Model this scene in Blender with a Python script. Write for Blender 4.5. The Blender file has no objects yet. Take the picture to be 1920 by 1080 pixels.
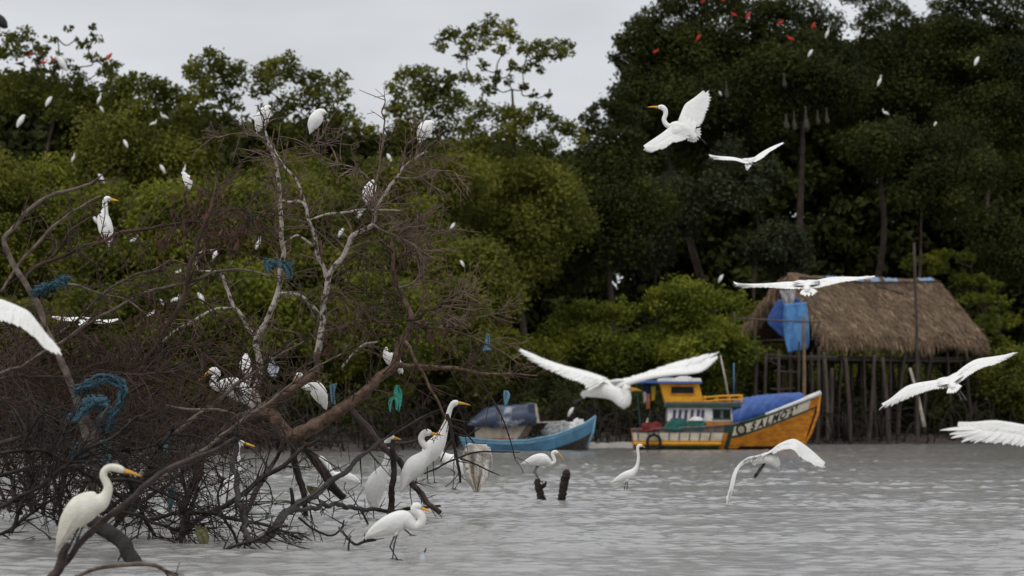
import bpy, bmesh, math, random
import numpy as np
from mathutils import Vector, Matrix, noise as mnoise

S = bpy.context.scene
COL = S.collection
# ------------------------------------------------------------------ camera
FPX, CAMH, HORIZ = 6400.0, 1.54, 776.0          # focal length in photo pixels, eye height, horizon row
PITCH = math.atan((HORIZ - 540.0) / FPX)
cam_d = bpy.data.cameras.new('camera'); cam = bpy.data.objects.new('camera', cam_d); COL.objects.link(cam)
cam.location = (0, 0, CAMH); cam.rotation_euler = (math.pi / 2 + PITCH, 0, 0)
cam_d.sensor_width = 36.0; cam_d.lens = 36.0 * FPX / 1920.0
cam_d.clip_start = 0.5; cam_d.clip_end = 3000
cam_d.dof.use_dof = True; cam_d.dof.focus_distance = 48.0; cam_d.dof.aperture_fstop = 2.75
S.camera = cam
# ------------------------------------------------------------------ sky, sun, exposure
SUN_EL, SUN_ROT = math.radians(58), math.radians(205)
w = bpy.data.worlds.new('World'); S.world = w; w.use_nodes = True
nt = w.node_tree; nt.nodes.clear()
N = nt.nodes.new; L = nt.links.new
out = N('ShaderNodeOutputWorld'); bg = N('ShaderNodeBackground'); bg.inputs['Strength'].default_value = 0.1
sky = N('ShaderNodeTexSky'); sky.sky_type = 'NISHITA'; sky.sun_disc = False
sky.sun_elevation = SUN_EL; sky.sun_rotation = SUN_ROT; sky.dust_density = 3.0
tc = N('ShaderNodeTexCoord'); sep = N('ShaderNodeSeparateXYZ'); L(tc.outputs['Generated'], sep.inputs[0])
# overcast layer: brighter overhead than at the horizon, broken by soft cloud banks
el = N('ShaderNodeMapRange'); el.inputs[1].default_value = 0.0; el.inputs[2].default_value = 1.0
el.inputs[3].default_value = 5.6; el.inputs[4].default_value = 9.5; L(sep.outputs[2], el.inputs[0])
mp = N('ShaderNodeMapping'); mp.inputs['Scale'].default_value = (5, 5, 20); L(tc.outputs['Generated'], mp.inputs[0])
nz = N('ShaderNodeTexNoise'); nz.inputs['Scale'].default_value = 1.0; nz.inputs['Detail'].default_value = 5; nz.inputs['Roughness'].default_value = 0.5
L(mp.outputs[0], nz.inputs['Vector'])
cr = N('ShaderNodeMapRange'); cr.inputs[1].default_value = 0.3; cr.inputs[2].default_value = 0.7
cr.inputs[3].default_value = 0.80; cr.inputs[4].default_value = 1.17; L(nz.outputs[0], cr.inputs[0])
mul = N('ShaderNodeMath'); mul.operation = 'MULTIPLY'; L(el.outputs[0], mul.inputs[0]); L(cr.outputs[0], mul.inputs[1])
cl = N('ShaderNodeVectorMath'); cl.operation = 'SCALE'; cl.inputs[0].default_value = (0.965, 0.985, 1.03); L(mul.outputs[0], cl.inputs['Scale'])
mix = N('ShaderNodeMix'); mix.data_type = 'RGBA'; mix.inputs[0].default_value = 0.93
L(sky.outputs[0], mix.inputs[6]); L(cl.outputs[0], mix.inputs[7]); L(mix.outputs[2], bg.inputs['Color']); L(bg.outputs[0], out.inputs[0])
sd = bpy.data.lights.new('sun', 'SUN'); sd.energy = 0.7; sd.angle = math.radians(25); sd.color = (1.0, 0.97, 0.92)
so = bpy.data.objects.new('sun', sd); COL.objects.link(so)
az = SUN_ROT
sdir = Vector((math.sin(az) * math.cos(SUN_EL), math.cos(az) * math.cos(SUN_EL), math.sin(SUN_EL)))
so.rotation_euler = sdir.to_track_quat('Z', 'Y').to_euler(); so.location = (0, 0, 60)
S.view_settings.view_transform = 'Standard'; S.view_settings.look = 'None'
S.view_settings.exposure = 0.27; S.view_settings.gamma = 1.0; S.view_settings.use_curve_mapping = False
S.render.engine = 'CYCLES'
S.cycles.max_bounces = 5; S.cycles.diffuse_bounces = 3; S.cycles.glossy_bounces = 3; S.cycles.transmission_bounces = 3
S.cycles.use_denoising = True

# ------------------------------------------------------------------ helpers
CP, SP = math.cos(PITCH), math.sin(PITCH)
def P(px, py, Y):
    """world point seen at photo pixel (px, py) when it stands Y metres down the river"""
    u = (px - 960.0) / FPX; v = (540.0 - py) / FPX
    t = Y / (CP - v * SP)
    return Vector((t * u, Y, CAMH + t * (SP + v * CP)))
def sc(Y): return FPX / Y                         # photo pixels per metre
def WY(py): return FPX * CAMH / (py - HORIZ)      # distance of a water line seen at row py

def catmull(pts, n):
    pts = np.asarray(pts, float)
    if len(pts) == 2:
        t = np.linspace(0, 1, n)[:, None]; return pts[0] * (1 - t) + pts[1] * t
    q = np.vstack([2 * pts[0] - pts[1], pts, 2 * pts[-1] - pts[-2]])
    out_ = []
    m = len(pts) - 1
    for g in np.linspace(0, m - 1e-9, n):
        i = int(g); t = g - i
        a, b, c, d = q[i], q[i + 1], q[i + 2], q[i + 3]
        out_.append(0.5 * (2 * b + (c - a) * t + (2 * a - 5 * b + 4 * c - d) * t * t + (3 * b - a - 3 * c + d) * t ** 3))
    return np.array(out_)
def arclen(pts, n):
    """resample a smooth curve evenly"""
    c = catmull(pts, 80); d = np.r_[0, np.cumsum(np.linalg.norm(np.diff(c[:, :3], axis=0), axis=1))]
    s = np.linspace(0, d[-1], n)
    return np.stack([np.interp(s, d, c[:, k]) for k in range(c.shape[1])], 1)

class MB:
    def __init__(self): self.v = []; self.f = []; self.m = []
    def add(self, vs, fs, mi=0):
        o = len(self.v); self.v.extend([tuple(x) for x in vs])
        self.f.extend([tuple(i + o for i in f) for f in fs]); self.m.extend([mi] * len(fs))
    def rings(self, rings, mi=0, cap=True, closed=True):
        k = len(rings[0]); vs = [p for r in rings for p in r]; fs = []
        for i in range(len(rings) - 1):
            for j in range(k if closed else k - 1):
                a = i * k + j; b = i * k + (j + 1) % k
                fs.append((a, b, b + k, a + k))
        if cap and closed:
            fs.append(tuple(range(k))[::-1]); fs.append(tuple((len(rings) - 1) * k + j for j in range(k)))
        self.add(vs, fs, mi)
    def tube(self, pts, rad, sides=6, mi=0, ref=None, flat=1.0, knob=0.0, rng=None):
        """round (or, with flat, oval) tube; flat scales the radius along ref"""
        pts = np.asarray(pts, float); n = len(pts)
        if np.isscalar(rad): rad = [rad] * n
        T = np.gradient(pts, axis=0); T /= np.linalg.norm(T, axis=1)[:, None] + 1e-12
        if ref is None:
            r0 = np.array([0, 0, 1.0]) if abs(T[0][2]) < 0.8 else np.array([1.0, 0, 0])
            b = np.cross(T[0], r0); b /= np.linalg.norm(b)
        rs = []
        ang = np.arange(sides) * 2 * math.pi / sides
        ca, sa = np.cos(ang), np.sin(ang)
        for i in range(n):
            if ref is not None:
                b = np.asarray(ref, float) - T[i] * np.dot(ref, T[i]); b /= np.linalg.norm(b) + 1e-9
            else:
                b = b - T[i] * np.dot(b, T[i]); b /= np.linalg.norm(b) + 1e-9
            c = np.cross(T[i], b)
            r = rad[i]
            fl = flat[i] if hasattr(flat, '__len__') else flat
            rg_ = pts[i] + r * fl * ca[:, None] * b + r * sa[:, None] * c
            if knob:
                fq = 0.36 / (r + 1e-4)
                kk = np.array([1 + knob * (1.5 * mnoise.noise((q[0] * fq, q[1] * fq, q[2] * fq)) + .8 * mnoise.noise((q[0] * fq * 2.7, q[1] * fq * 2.7, q[2] * fq * 2.7))) for q in rg_])
                rg_ = pts[i] + (rg_ - pts[i]) * kk[:, None]
            rs.append(rg_)
        self.rings(rs, mi)
    def box(self, c, s, mi=0, R=None):
        c = np.asarray(c, float); s = np.asarray(s, float) / 2
        q = np.array([(x, y, z) for x in (-1, 1) for y in (-1, 1) for z in (-1, 1)], float) * s
        if R is not None: q = q @ np.array(R).T
        self.add(q + c, [(0, 1, 3, 2), (4, 6, 7, 5), (0, 4, 5, 1), (2, 3, 7, 6), (0, 2, 6, 4), (1, 5, 7, 3)], mi)
    def build(self, name, mats, parent=None, origin=None, smooth=True, bevel=0.0):
        me = bpy.data.meshes.new(name)
        o = bpy.data.objects.new(name, me); COL.objects.link(o)
        org = np.zeros(3) if origin is None else np.asarray(origin, float)
        V = np.asarray(self.v, float).reshape(-1, 3) - org
        me.from_pydata(V.tolist(), [], self.f)
        if not isinstance(mats, (list, tuple)): mats = [mats]
        for m in mats: me.materials.append(m)
        me.polygons.foreach_set('material_index', self.m)
        if smooth: me.polygons.foreach_set('use_smooth', [True] * len(self.f))
        me.update()
        if bevel:
            b = o.modifiers.new('b', 'BEVEL'); b.width = bevel; b.segments = 2; b.limit_method = 'ANGLE'
        if parent is not None:
            o.parent = parent
            if origin is None: o.location = -Vector(parent.location)
            else: o.location = Vector(org) - Vector(parent.location)
        elif origin is not None: o.location = Vector(org)
        return o

def empty(name, loc, label, cat, group=None):
    o = bpy.data.objects.new(name, None); COL.objects.link(o); o.location = loc; o.empty_display_size = 0.2
    return tag(o, label, cat, group)
def tag(o, label, cat, group=None):
    o['label'] = label; o['category'] = cat
    if group: o['group'] = group
    return o

# ------------------------------------------------------------------ materials
def new_mat(name):
    m = bpy.data.materials.new(name); m.use_nodes = True
    return m, m.node_tree, m.node_tree.nodes['Principled BSDF']
def mat(name, c1, c2=None, rough=0.7, scale=8.0, detail=4, bump=0.0, bscale=None, stretch=(1, 1, 1), spec=0.3, c3=None, lo=0.35, hi=0.65, metal=0.0, sub=0.0):
    m, t, b = new_mat(name)
    b.inputs['Roughness'].default_value = rough; b.inputs['Specular IOR Level'].default_value = spec; b.inputs['Metallic'].default_value = metal
    if sub:
        b.inputs['Subsurface Weight'].default_value = sub; b.inputs['Subsurface Radius'].default_value = (0.02, 0.015, 0.01)
    tcn = t.nodes.new('ShaderNodeTexCoord'); mpn = t.nodes.new('ShaderNodeMapping'); mpn.inputs['Scale'].default_value = stretch
    t.links.new(tcn.outputs['Object'], mpn.inputs[0])
    if c2 is None: c2 = tuple(x * 0.75 for x in c1)
    n = t.nodes.new('ShaderNodeTexNoise'); n.inputs['Scale'].default_value = scale; n.inputs['Detail'].default_value = detail; n.inputs['Roughness'].default_value = 0.65
    t.links.new(mpn.outputs[0], n.inputs['Vector'])
    r = t.nodes.new('ShaderNodeValToRGB'); r.color_ramp.elements[0].position = lo; r.color_ramp.elements[1].position = hi
    r.color_ramp.elements[0].color = (*c2, 1); r.color_ramp.elements[1].color = (*c1, 1)
    if c3 is not None:
        e = r.color_ramp.elements.new((lo + hi) / 2); e.color = (*c3, 1)
    t.links.new(n.outputs[0], r.inputs[0]); t.links.new(r.outputs[0], b.inputs['Base Color'])
    if bump:
        n2 = t.nodes.new('ShaderNodeTexNoise'); n2.inputs['Scale'].default_value = bscale or scale * 3; n2.inputs['Detail'].default_value = 3
        t.links.new(mpn.outputs[0], n2.inputs['Vector'])
        bp = t.nodes.new('ShaderNodeBump'); bp.inputs['Strength'].default_value = bump; bp.inputs['Distance'].default_value = 0.02
        t.links.new(n2.outputs[0], bp.inputs['Height']); t.links.new(bp.outputs[0], b.inputs['Normal'])
    return m
def leaf_mat(name, a, b_, c, trans=0.35, spec=0.12):
    """three leaf tones: old, full grown, young, in patches and from leaf to leaf"""
    m, t, b = new_mat(name)
    b.inputs['Roughness'].default_value = 0.55; b.inputs['Specular IOR Level'].default_value = spec
    tcn = t.nodes.new('ShaderNodeTexCoord')
    n1 = t.nodes.new('ShaderNodeTexNoise'); n1.inputs['Scale'].default_value = 0.45; n1.inputs['Detail'].default_value = 2
    n2 = t.nodes.new('ShaderNodeTexNoise'); n2.inputs['Scale'].default_value = 5.0; n2.inputs['Detail'].default_value = 2
    for n in (n1, n2): t.links.new(tcn.outputs['Object'], n.inputs['Vector'])
    mx = t.nodes.new('ShaderNodeMath'); mx.operation = 'MULTIPLY_ADD'; mx.inputs[1].default_value = 0.30
    t.links.new(n2.outputs[0], mx.inputs[0])
    m2 = t.nodes.new('ShaderNodeMath'); m2.operation = 'MULTIPLY'; m2.inputs[1].default_value = 0.70; t.links.new(n1.outputs[0], m2.inputs[0])
    t.links.new(m2.outputs[0], mx.inputs[2])
    r = t.nodes.new('ShaderNodeValToRGB'); e = r.color_ramp.elements
    e[0].position = 0.36; e[0].color = (*a, 1); e[1].position = 0.66; e[1].color = (*c, 1); k = e.new(0.5); k.color = (*b_, 1)
    t.links.new(mx.outputs[0], r.inputs[0]); t.links.new(r.outputs[0], b.inputs['Base Color'])
    tr = t.nodes.new('ShaderNodeBsdfTranslucent'); t.links.new(r.outputs[0], tr.inputs[0])
    mi = t.nodes.new('ShaderNodeMixShader'); mi.inputs[0].default_value = trans
    t.links.new(b.outputs[0], mi.inputs[1]); t.links.new(tr.outputs[0], mi.inputs[2])
    t.links.new(mi.outputs[0], t.nodes['Material Output'].inputs[0])
    return m

M = {}
M['white'] = mat('egret_feathers', (0.84, 0.83, 0.80), (0.76, 0.75, 0.71), rough=0.85, scale=14, bump=0.35, bscale=45, stretch=(1, 1, 2.2), spec=0.15)
M['cream'] = mat('stained_feathers', (0.78, 0.76, 0.68), (0.66, 0.62, 0.50), rough=0.85, scale=6, bump=0.35, bscale=45, spec=0.15)
M['bill'] = mat('egret_bill', (0.75, 0.40, 0.05), (0.62, 0.30, 0.04), rough=0.4, scale=30)
M['billdark'] = mat('dark_bill', (0.10, 0.10, 0.09), rough=0.45, scale=30)
M['leg'] = mat('egret_legs', (0.03, 0.03, 0.03), (0.015, 0.015, 0.015), rough=0.5, scale=40)
M['eye'] = mat('egret_eye', (0.02, 0.02, 0.015), rough=0.1, scale=5, spec=0.6)
M['red'] = mat('ibis_feathers', (0.55, 0.03, 0.015), (0.42, 0.018, 0.01), rough=0.7, scale=12)
M['black'] = mat('black_feathers', (0.02, 0.02, 0.022), rough=0.6, scale=10)
M['pale'] = mat('pale_bark', (0.38, 0.335, 0.29), (0.035, 0.028, 0.025), rough=0.9, scale=15, detail=3, bump=0.6, bscale=40, stretch=(1, 1, 0.7), lo=0.40, hi=0.52, c3=(0.24, 0.20, 0.17))
M['redbark'] = mat('red_brown_bark', (0.175, 0.110, 0.074), (0.032, 0.022, 0.017), rough=0.9, scale=9, detail=5, bump=0.6, bscale=26, lo=0.33, hi=0.62)
M['twig'] = mat('dry_twig_bark', (0.20, 0.135, 0.105), (0.065, 0.038, 0.03), rough=0.9, scale=2.2, detail=4)
M['twigred'] = mat('reddish_twig_bark', (0.095, 0.058, 0.041), (0.03, 0.019, 0.015), rough=0.9, scale=2.0, detail=4)
M['greybark'] = mat('grey_brown_bark', (0.19, 0.148, 0.118), (0.055, 0.04, 0.031), rough=0.9, scale=8, detail=5, bump=0.5, bscale=30)
M['wet'] = mat('wet_black_bark', (0.038, 0.029, 0.024), (0.012, 0.010, 0.008), rough=0.6, scale=9, detail=4, bump=0.6, bscale=26, spec=0.15)
M['wetbrown'] = mat('wet_brown_bark', (0.075, 0.052, 0.042), (0.02, 0.015, 0.013), rough=0.6, scale=7, detail=4, bump=0.5, bscale=24)
M['logdark'] = mat('soaked_dark_log', (0.022, 0.017, 0.014), (0.008, 0.007, 0.006), rough=0.7, scale=9, detail=4, bump=0.6, bscale=26, spec=0.1)
M['deadleaf'] = mat('dead_leaves', (0.10, 0.045, 0.028), (0.035, 0.017, 0.012), rough=0.8, scale=7)
# ================================================================== SETTING: water, bank
def np_mesh(name, V, Fq, mats, parent=None, origin=(0, 0, 0), smooth=False):
    me = bpy.data.meshes.new(name); V = np.asarray(V, np.float32) - np.asarray(origin, np.float32)
    Fq = np.asarray(Fq, np.int32)
    me.vertices.add(len(V)); me.vertices.foreach_set('co', V.ravel())
    me.loops.add(Fq.size); me.loops.foreach_set('vertex_index', Fq.ravel())
    me.polygons.add(len(Fq)); me.polygons.foreach_set('loop_start', np.arange(len(Fq), dtype=np.int32) * 4)
    me.polygons.foreach_set('loop_total', np.full(len(Fq), 4, np.int32))
    if smooth: me.polygons.foreach_set('use_smooth', np.ones(len(Fq), bool))
    for m in (mats if isinstance(mats, (list, tuple)) else [mats]): me.materials.append(m)
    me.update(calc_edges=True)
    o = bpy.data.objects.new(name, me); COL.objects.link(o); o.location = origin
    if parent is not None: o.parent = parent; o.location = Vector(origin) - Vector(parent.location)
    return o
def grid_faces(nr, nc):
    i = np.arange(nr - 1)[:, None] * nc + np.arange(nc - 1)[None, :]
    return np.stack([i, i + 1, i + 1 + nc, i + nc], -1).reshape(-1, 4)

rng = np.random.RandomState(7)
def waves(X, Y):
    r = np.random.RandomState(3)
    def comp(n, l0, l1, ak, spread, mean=-80):
        Z = np.zeros_like(X)
        for k in range(n):
            lam = l0 * (l1 / l0) ** r.rand(); th = math.radians(mean) + r.normal(0, spread)
            kk = 2 * math.pi / lam
            Z += ak / kk * (0.5 + r.rand()) * np.sin(kk * math.cos(th) * X + kk * math.sin(th) * Y + r.rand() * 6.28)
        return Z
    swell = comp(14, 1.6, 4.5, 0.0060, .45)
    chop = comp(56, 0.20, 0.70, 0.030, .75)
    # wind chop stands up on the backs of the swell and in gusts, with peaked crests
    env = np.clip(0.70 + 22 * swell + 0.35 * np.sin(X * .31 + Y * .13) * np.sin(Y * .21 - X * .12 + 1) + comp(8, 3, 9, .35, 1.2) * .16, 0.45, 1.8)
    c = chop * env
    c = c + 5 * c * np.abs(c) * (c > 0)
    return swell + c
Yr = np.concatenate([np.geomspace(15, 60, 860), np.geomspace(60.12, 190, 560)])
uu = np.linspace(-0.26, 0.26, 900)
YY, UU = np.meshgrid(Yr, uu, indexing='ij'); XX = UU * (YY + 6)
ZZ = waves(XX, YY)
m, t, b = new_mat('muddy_river_water')
b.inputs['Base Color'].default_value = (0.262, 0.253, 0.234, 1); b.inputs['Roughness'].default_value = 0.10; b.inputs['IOR'].default_value = 1.33
tcn = t.nodes.new('ShaderNodeTexCoord'); mpn = t.nodes.new('ShaderNodeMapping'); mpn.inputs['Scale'].default_value = (0.75, 1.35, 1)
t.links.new(tcn.outputs['Object'], mpn.inputs[0])
n1 = t.nodes.new('ShaderNodeTexNoise'); n1.inputs['Scale'].default_value = 7.0; n1.inputs['Detail'].default_value = 5; n1.inputs['Roughness'].default_value = 0.6
t.links.new(mpn.outputs[0], n1.inputs['Vector'])
bp = t.nodes.new('ShaderNodeBump'); bp.inputs['Strength'].default_value = 0.4; bp.inputs['Distance'].default_value = 0.04
t.links.new(n1.outputs[0], bp.inputs['Height']); t.links.new(bp.outputs[0], b.inputs['Normal'])
M['water'] = m
wo = np_mesh('river_water', np.stack([XX, YY, ZZ], -1).reshape(-1, 3), grid_faces(len(Yr), len(uu)), M['water'], smooth=True)
wo['kind'] = 'structure'

SX = np.array([-90, -20, -7, 0, 10, 25, 90.]); SY = np.array([112, 127, 135, 149, 168, 176, 196.])
def shore(x): return np.interp(x, SX, SY)
xs = np.concatenate([np.linspace(-110, -32, 40), np.linspace(-31, 38, 180), np.linspace(39, 130, 40)])
ds = np.concatenate([[-5, -2, -1], np.linspace(-0.6, 6, 36), np.geomspace(6.5, 320, 40)])
XB, DB = np.meshgrid(xs, ds, indexing='xy')
YB = shore(XB) + DB
ZB = np.interp(DB, [-5, -1, 0, 1.5, 5, 12, 320], [-1.2, -0.25, -0.02, 0.22, 0.62, 0.95, 1.2])
NB = np.array([[mnoise.noise((x * 0.8, d * 0.8, 0)) * 0.5 + mnoise.noise((x * 2.6, d * 2.6, 4)) * 0.25 for x, d in zip(rx, rd)] for rx, rd in zip(XB, DB)])
ZB = ZB + NB * np.interp(DB, [-1, 0.5, 6, 20], [0.05, 0.16, 0.4, 0.3])
M['mud'] = mat('river_mud', (0.075, 0.06, 0.047), (0.025, 0.019, 0.015), rough=0.5, scale=0.8, detail=6, bump=0.5, bscale=6, spec=0.5)
bo = np_mesh('mud_bank', np.stack([XB, YB, ZB], -1).reshape(-1, 3), grid_faces(len(ds), len(xs)), M['mud'], smooth=True)
bo['kind'] = 'structure'
def bank_z(x, y): return float(np.interp(y - shore(x), [-5, -1, 0, 1.5, 5, 12, 320], [-1.2, -0.25, -0.02, 0.22, 0.62, 0.95, 1.2]))
# strip of bank between the two boats, coloured paler than the mud around it
M['palemud'] = mat('pale_mud', (0.42, 0.39, 0.35), (0.22, 0.19, 0.165), rough=0.45, scale=1.6, detail=6, bump=0.4, bscale=9, spec=0.5)
sx = np.linspace(2.6, 6.6, 40); sdp = np.linspace(-2.2, 4.6, 24)
XS, DS = np.meshgrid(sx, sdp, indexing='xy')
ed = np.minimum(1, np.minimum((XS - 2.6) / 0.9, (6.6 - XS) / 0.9)); ed = ed * np.clip((4.6 - DS) / 1.6, 0, 1)
YS = shore(XS) + DS - 3.5
ZS = -0.10 + 0.32 * np.clip(ed, 0, 1) * np.clip((DS + 2.2) / 4.5, 0, 1) + 0.03 * np.sin(XS * 5 + DS * 3)
so_ = np_mesh('pale_bank', np.stack([XS, YS, ZS], -1).reshape(-1, 3), grid_faces(24, 40), M['palemud'], smooth=True); so_['kind'] = 'structure'

# ================================================================== FOLIAGE
def leaves(clumps, dens, size, rs, flat=0.75, shell=0.45):
    """clumps: rows x, y, z, r.  Rhombic leaves spread through each clump, thickest near its outside."""
    clumps = np.asarray(clumps, float)
    cnt = np.maximum(12, (dens * 11.0 * clumps[:, 3] ** 2 / (size * size)).astype(int))
    idx = np.repeat(np.arange(len(clumps)), cnt); n = len(idx)
    d = rs.normal(size=(n, 3)); d /= np.linalg.norm(d, axis=1)[:, None]
    rad = clumps[idx, 3] * (shell + (1 - shell) * rs.rand(n) ** 0.6) * (1 + 0.22 * rs.normal(size=n))
    c = clumps[idx, :3] + d * rad[:, None] * np.array([1, 1, flat])
    nor = d * 0.6 + rs.normal(size=(n, 3)) * 0.75 + np.array([0, 0, 0.55]); nor /= np.linalg.norm(nor, axis=1)[:, None]
    a = np.cross(nor, rs.normal(size=(n, 3))); a /= np.linalg.norm(a, axis=1)[:, None]
    b_ = np.cross(nor, a)
    s = size * (0.65 + 0.7 * rs.rand(n))[:, None]
    a = a * s; b_ = b_ * s * 0.55
    droop = nor * s * 0.18
    V = np.stack([c - a * 0.5 - droop, c + b_ * 0.5, c + a * 0.5 - droop, c - b_ * 0.5], 1).reshape(-1, 3)
    F = np.arange(n * 4).reshape(-1, 4)
    return V, F
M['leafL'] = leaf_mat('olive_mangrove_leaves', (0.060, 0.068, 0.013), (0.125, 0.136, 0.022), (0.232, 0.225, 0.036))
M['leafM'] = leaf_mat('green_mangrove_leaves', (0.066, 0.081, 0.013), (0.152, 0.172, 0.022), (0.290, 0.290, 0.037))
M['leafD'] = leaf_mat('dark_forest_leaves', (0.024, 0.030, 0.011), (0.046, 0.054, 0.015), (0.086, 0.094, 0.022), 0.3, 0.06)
M['leafG'] = leaf_mat('grey_green_leaves', (0.030, 0.037, 0.018), (0.054, 0.063, 0.030), (0.09, 0.10, 0.044), 0.3, 0.1)
M['leafB'] = leaf_mat('bright_shore_leaves', (0.067, 0.091, 0.013), (0.151, 0.181, 0.024), (0.302, 0.314, 0.037), 0.4)
M['trunk'] = mat('forest_bark', (0.085, 0.062, 0.046), (0.03, 0.023, 0.018), rough=0.9, scale=3, detail=5, bump=0.5, bscale=12)

def crown_clumps(px, yt, yb, hw, Y, rs, n, rr=(0.9, 1.7), depth=None, shape=0.8, hollow=0.0):
    """random clumps filling an egg-shaped crown given in photo rows and half width"""
    k = sc(Y); out_ = []
    depth = depth or hw / k * 0.9
    n = int(n * 1.3)
    while len(out_) < n:
        a, b_, c = rs.uniform(-1, 1, 3)
        if a * a + b_ * b_ + c * c > 1: continue
        if hollow and a * a + b_ * b_ + c * c < hollow: continue
        h = (c + 1) / 2
        wid = (0.55 + 0.45 * math.sin(math.pi * min(1, (1 - h) * 0.75 + 0.2))) if shape else 1
        r = rs.uniform(*rr)
        p = P(px + a * hw * wid, yt + (1 - h) * (yb - yt) + r * k * 0.6 * (1 if h > .5 else -0.3), Y)
        out_.append((p.x, Y + b_ * depth, p.z, r))
    return out_

def tree(name, label, cat, group, clumps, base, Y, lm, rs, dens=2.9, size=0.21, flat=0.75, trunk_r=0.22, lean=0.0, n_limb=7, fork=0.45, wig=0.25, shell=0.45):
    x0 = P(base, 800, Y).x
    z0 = bank_z(x0, Y) - 0.15
    root = empty(name, (x0, Y, z0), label, cat, group)
    cl = np.array(clumps); top = cl[:, 2].max(); ctr = cl[:, :3].mean(0)
    V, F = leaves(cl, dens, size, rs, flat, shell)
    np_mesh('crown', V, F, lm, root, (x0, Y, z0))
    mb = MB()
    top_p = np.array([ctr[0] + lean, ctr[1], z0 + (top - z0) * 0.82])
    ks = [np.array([x0, Y, z0])]
    for q in (0.3, 0.55, 0.8): ks.append(ks[0] * (1 - q) + top_p * q + rs.normal(0, wig, 3) * [1, 1, 0.2])
    ks.append(top_p)
    path = catmull(ks, 22); rad = np.linspace(trunk_r, trunk_r * 0.22, 22); rad[0] *= 1.5
    mb.tube(path, rad, 8)
    # limbs: each clump hangs on the nearest wood already grown
    nodes = [(path[j], rad[j]) for j in range(int(fork * 21), 22)]
    order = sorted(rs.permutation(len(cl))[:n_limb], key=lambda i: np.linalg.norm(cl[i, :3] - top_p))
    for i in order:
        tgt = cl[i, :3] - np.array([0, 0, 0.15 * cl[i, 3]])
        a, ra = min(nodes, key=lambda q: np.linalg.norm(q[0] - tgt) + 0.8 * max(0, q[0][2] - tgt[2]))
        mid = a * 0.5 + tgt * 0.5 + np.array([0, 0, -0.10 * np.linalg.norm(tgt - a)]) + rs.normal(0, 0.15, 3)
        pp = catmull([a, mid, tgt], 9); rr_ = np.linspace(max(0.035, ra * 0.62), 0.025, 9); mb.tube(pp, rr_, 6)
        nodes += [(pp[j], rr_[j]) for j in (3, 5, 8)]
    mb.build('trunk', M['trunk'], root, (x0, Y, z0))
    return root
FG = 'trees of the far bank'
rs = np.random.RandomState(11)
def CC(lst, Y, jit=0.5, r=(0.8, 1.2)):
    o = []
    for q in lst:
        p = P(q[0], q[1], Y); rr = q[2] / sc(Y) if len(q) > 2 else rs.uniform(*r)
        y_ = Y + rs.uniform(-jit, jit)
        o.append((p.x, y_, p.z, rr))
        for _ in range(3):       # tufts that break the outline
            d = rs.normal(size=3); d /= np.linalg.norm(d); o.append((p.x + d[0] * rr * 1.15, y_ + d[1] * rr, p.z + d[2] * rr * .8 + .05, rr * rs.uniform(.3, .55)))
    return o
# --- skyline of the left bank
Y = 158
cl = CC([(20, 75, 20), (55, 68, 22), (38, 105, 22), (8, 100, 20), (85, 100, 16), (120, 118, 17), (150, 80, 14), (178, 75, 13), (168, 105, 13), (195, 130, 16), (210, 120, 18), (205, 140, 16),
         (60, 140, 24), (100, 150, 22), (20, 150, 30), (130, 170, 25), (165, 165, 22), (10, 190, 34), (60, 195, 32), (115, 205, 34), (170, 205, 28), (95, 75, 9), (132, 60, 8), (180, 58, 7), (140, 130, 12), (75, 118, 12), (40, 165, 30), (85, 175, 30), (130, 195, 30), (175, 185, 26), (200, 165, 22), (0, 160, 30), (215, 195, 26), (30, 85, 16), (105, 125, 16), (150, 145, 18), (72, 90, 12), (190, 110, 12)], Y, 1.2)
tree('mangrove_tree', 'thin-topped mangrove with red birds in its open crown, behind arching brush', 'tree', FG, cl, 30, Y, M['leafL'], rs, dens=1.5, size=0.21, n_limb=35, trunk_r=0.2, shell=0.2)
Y = 156
tree('mangrove_tree', 'low rounded mangrove filling the dip beside the thin-topped tree', 'tree', FG,
     CC([(235, 165, 28), (265, 158, 30), (300, 168, 30), (325, 185, 26), (215, 190, 32)], Y) + crown_clumps(265, 165, 420, 95, Y, rs, 26), 260, Y, M['leafL'], rs)
cl = CC([(395, 118, 30), (365, 138, 22), (425, 128, 28), (400, 150, 34), (352, 125, 13), (450, 150, 22), (375, 180, 30), (355, 205, 26), (420, 178, 22), (445, 200, 14), (395, 215, 22), (350, 240, 30), (420, 255, 26), (385, 270, 34)], Y, 1.0)
tree('mangrove_tree', 'round-headed mangrove with sky gaps below its dome', 'tree', FG, cl + crown_clumps(400, 280, 470, 80, Y, rs, 14), 400, Y, M['leafL'], rs, dens=1.9, n_limb=26)
cl = CC([(485, 132, 22), (510, 120, 20), (545, 118, 22), (560, 140, 24), (520, 150, 28), (480, 165, 24), (590, 160, 26), (625, 150, 22), (640, 175, 18), (605, 190, 30), (560, 185, 28), (520, 200, 26), (645, 210, 20), (615, 225, 30), (665, 232, 22), (690, 245, 16), (575, 235, 30), (540, 240, 24)], Y, 1.2)
tree('mangrove_tree', 'ragged mangrove whose tufted top stands above the two topmost perched egrets', 'tree', FG, cl + crown_clumps(570, 250, 470, 110, Y, rs, 18), 560, Y, M['leafL'], rs, dens=1.9, n_limb=30)
Y = 163
cl = CC([(770, 140, 22), (800, 132, 20), (745, 165, 22), (760, 195, 28), (740, 215, 20), (790, 170, 28), (825, 160, 24), (810, 200, 34), (850, 190, 30), (840, 150, 16), (775, 230, 30), (845, 235, 36), (745, 250, 22)], Y, 1.2)
tree('mangrove_tree', 'dense shouldered mangrove left of the tallest umbrella-topped tree', 'tree', FG, cl + crown_clumps(800, 230, 450, 95, Y, rs, 20), 800, Y, M['leafL'], rs, dens=2.0)
Y = 168
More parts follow.
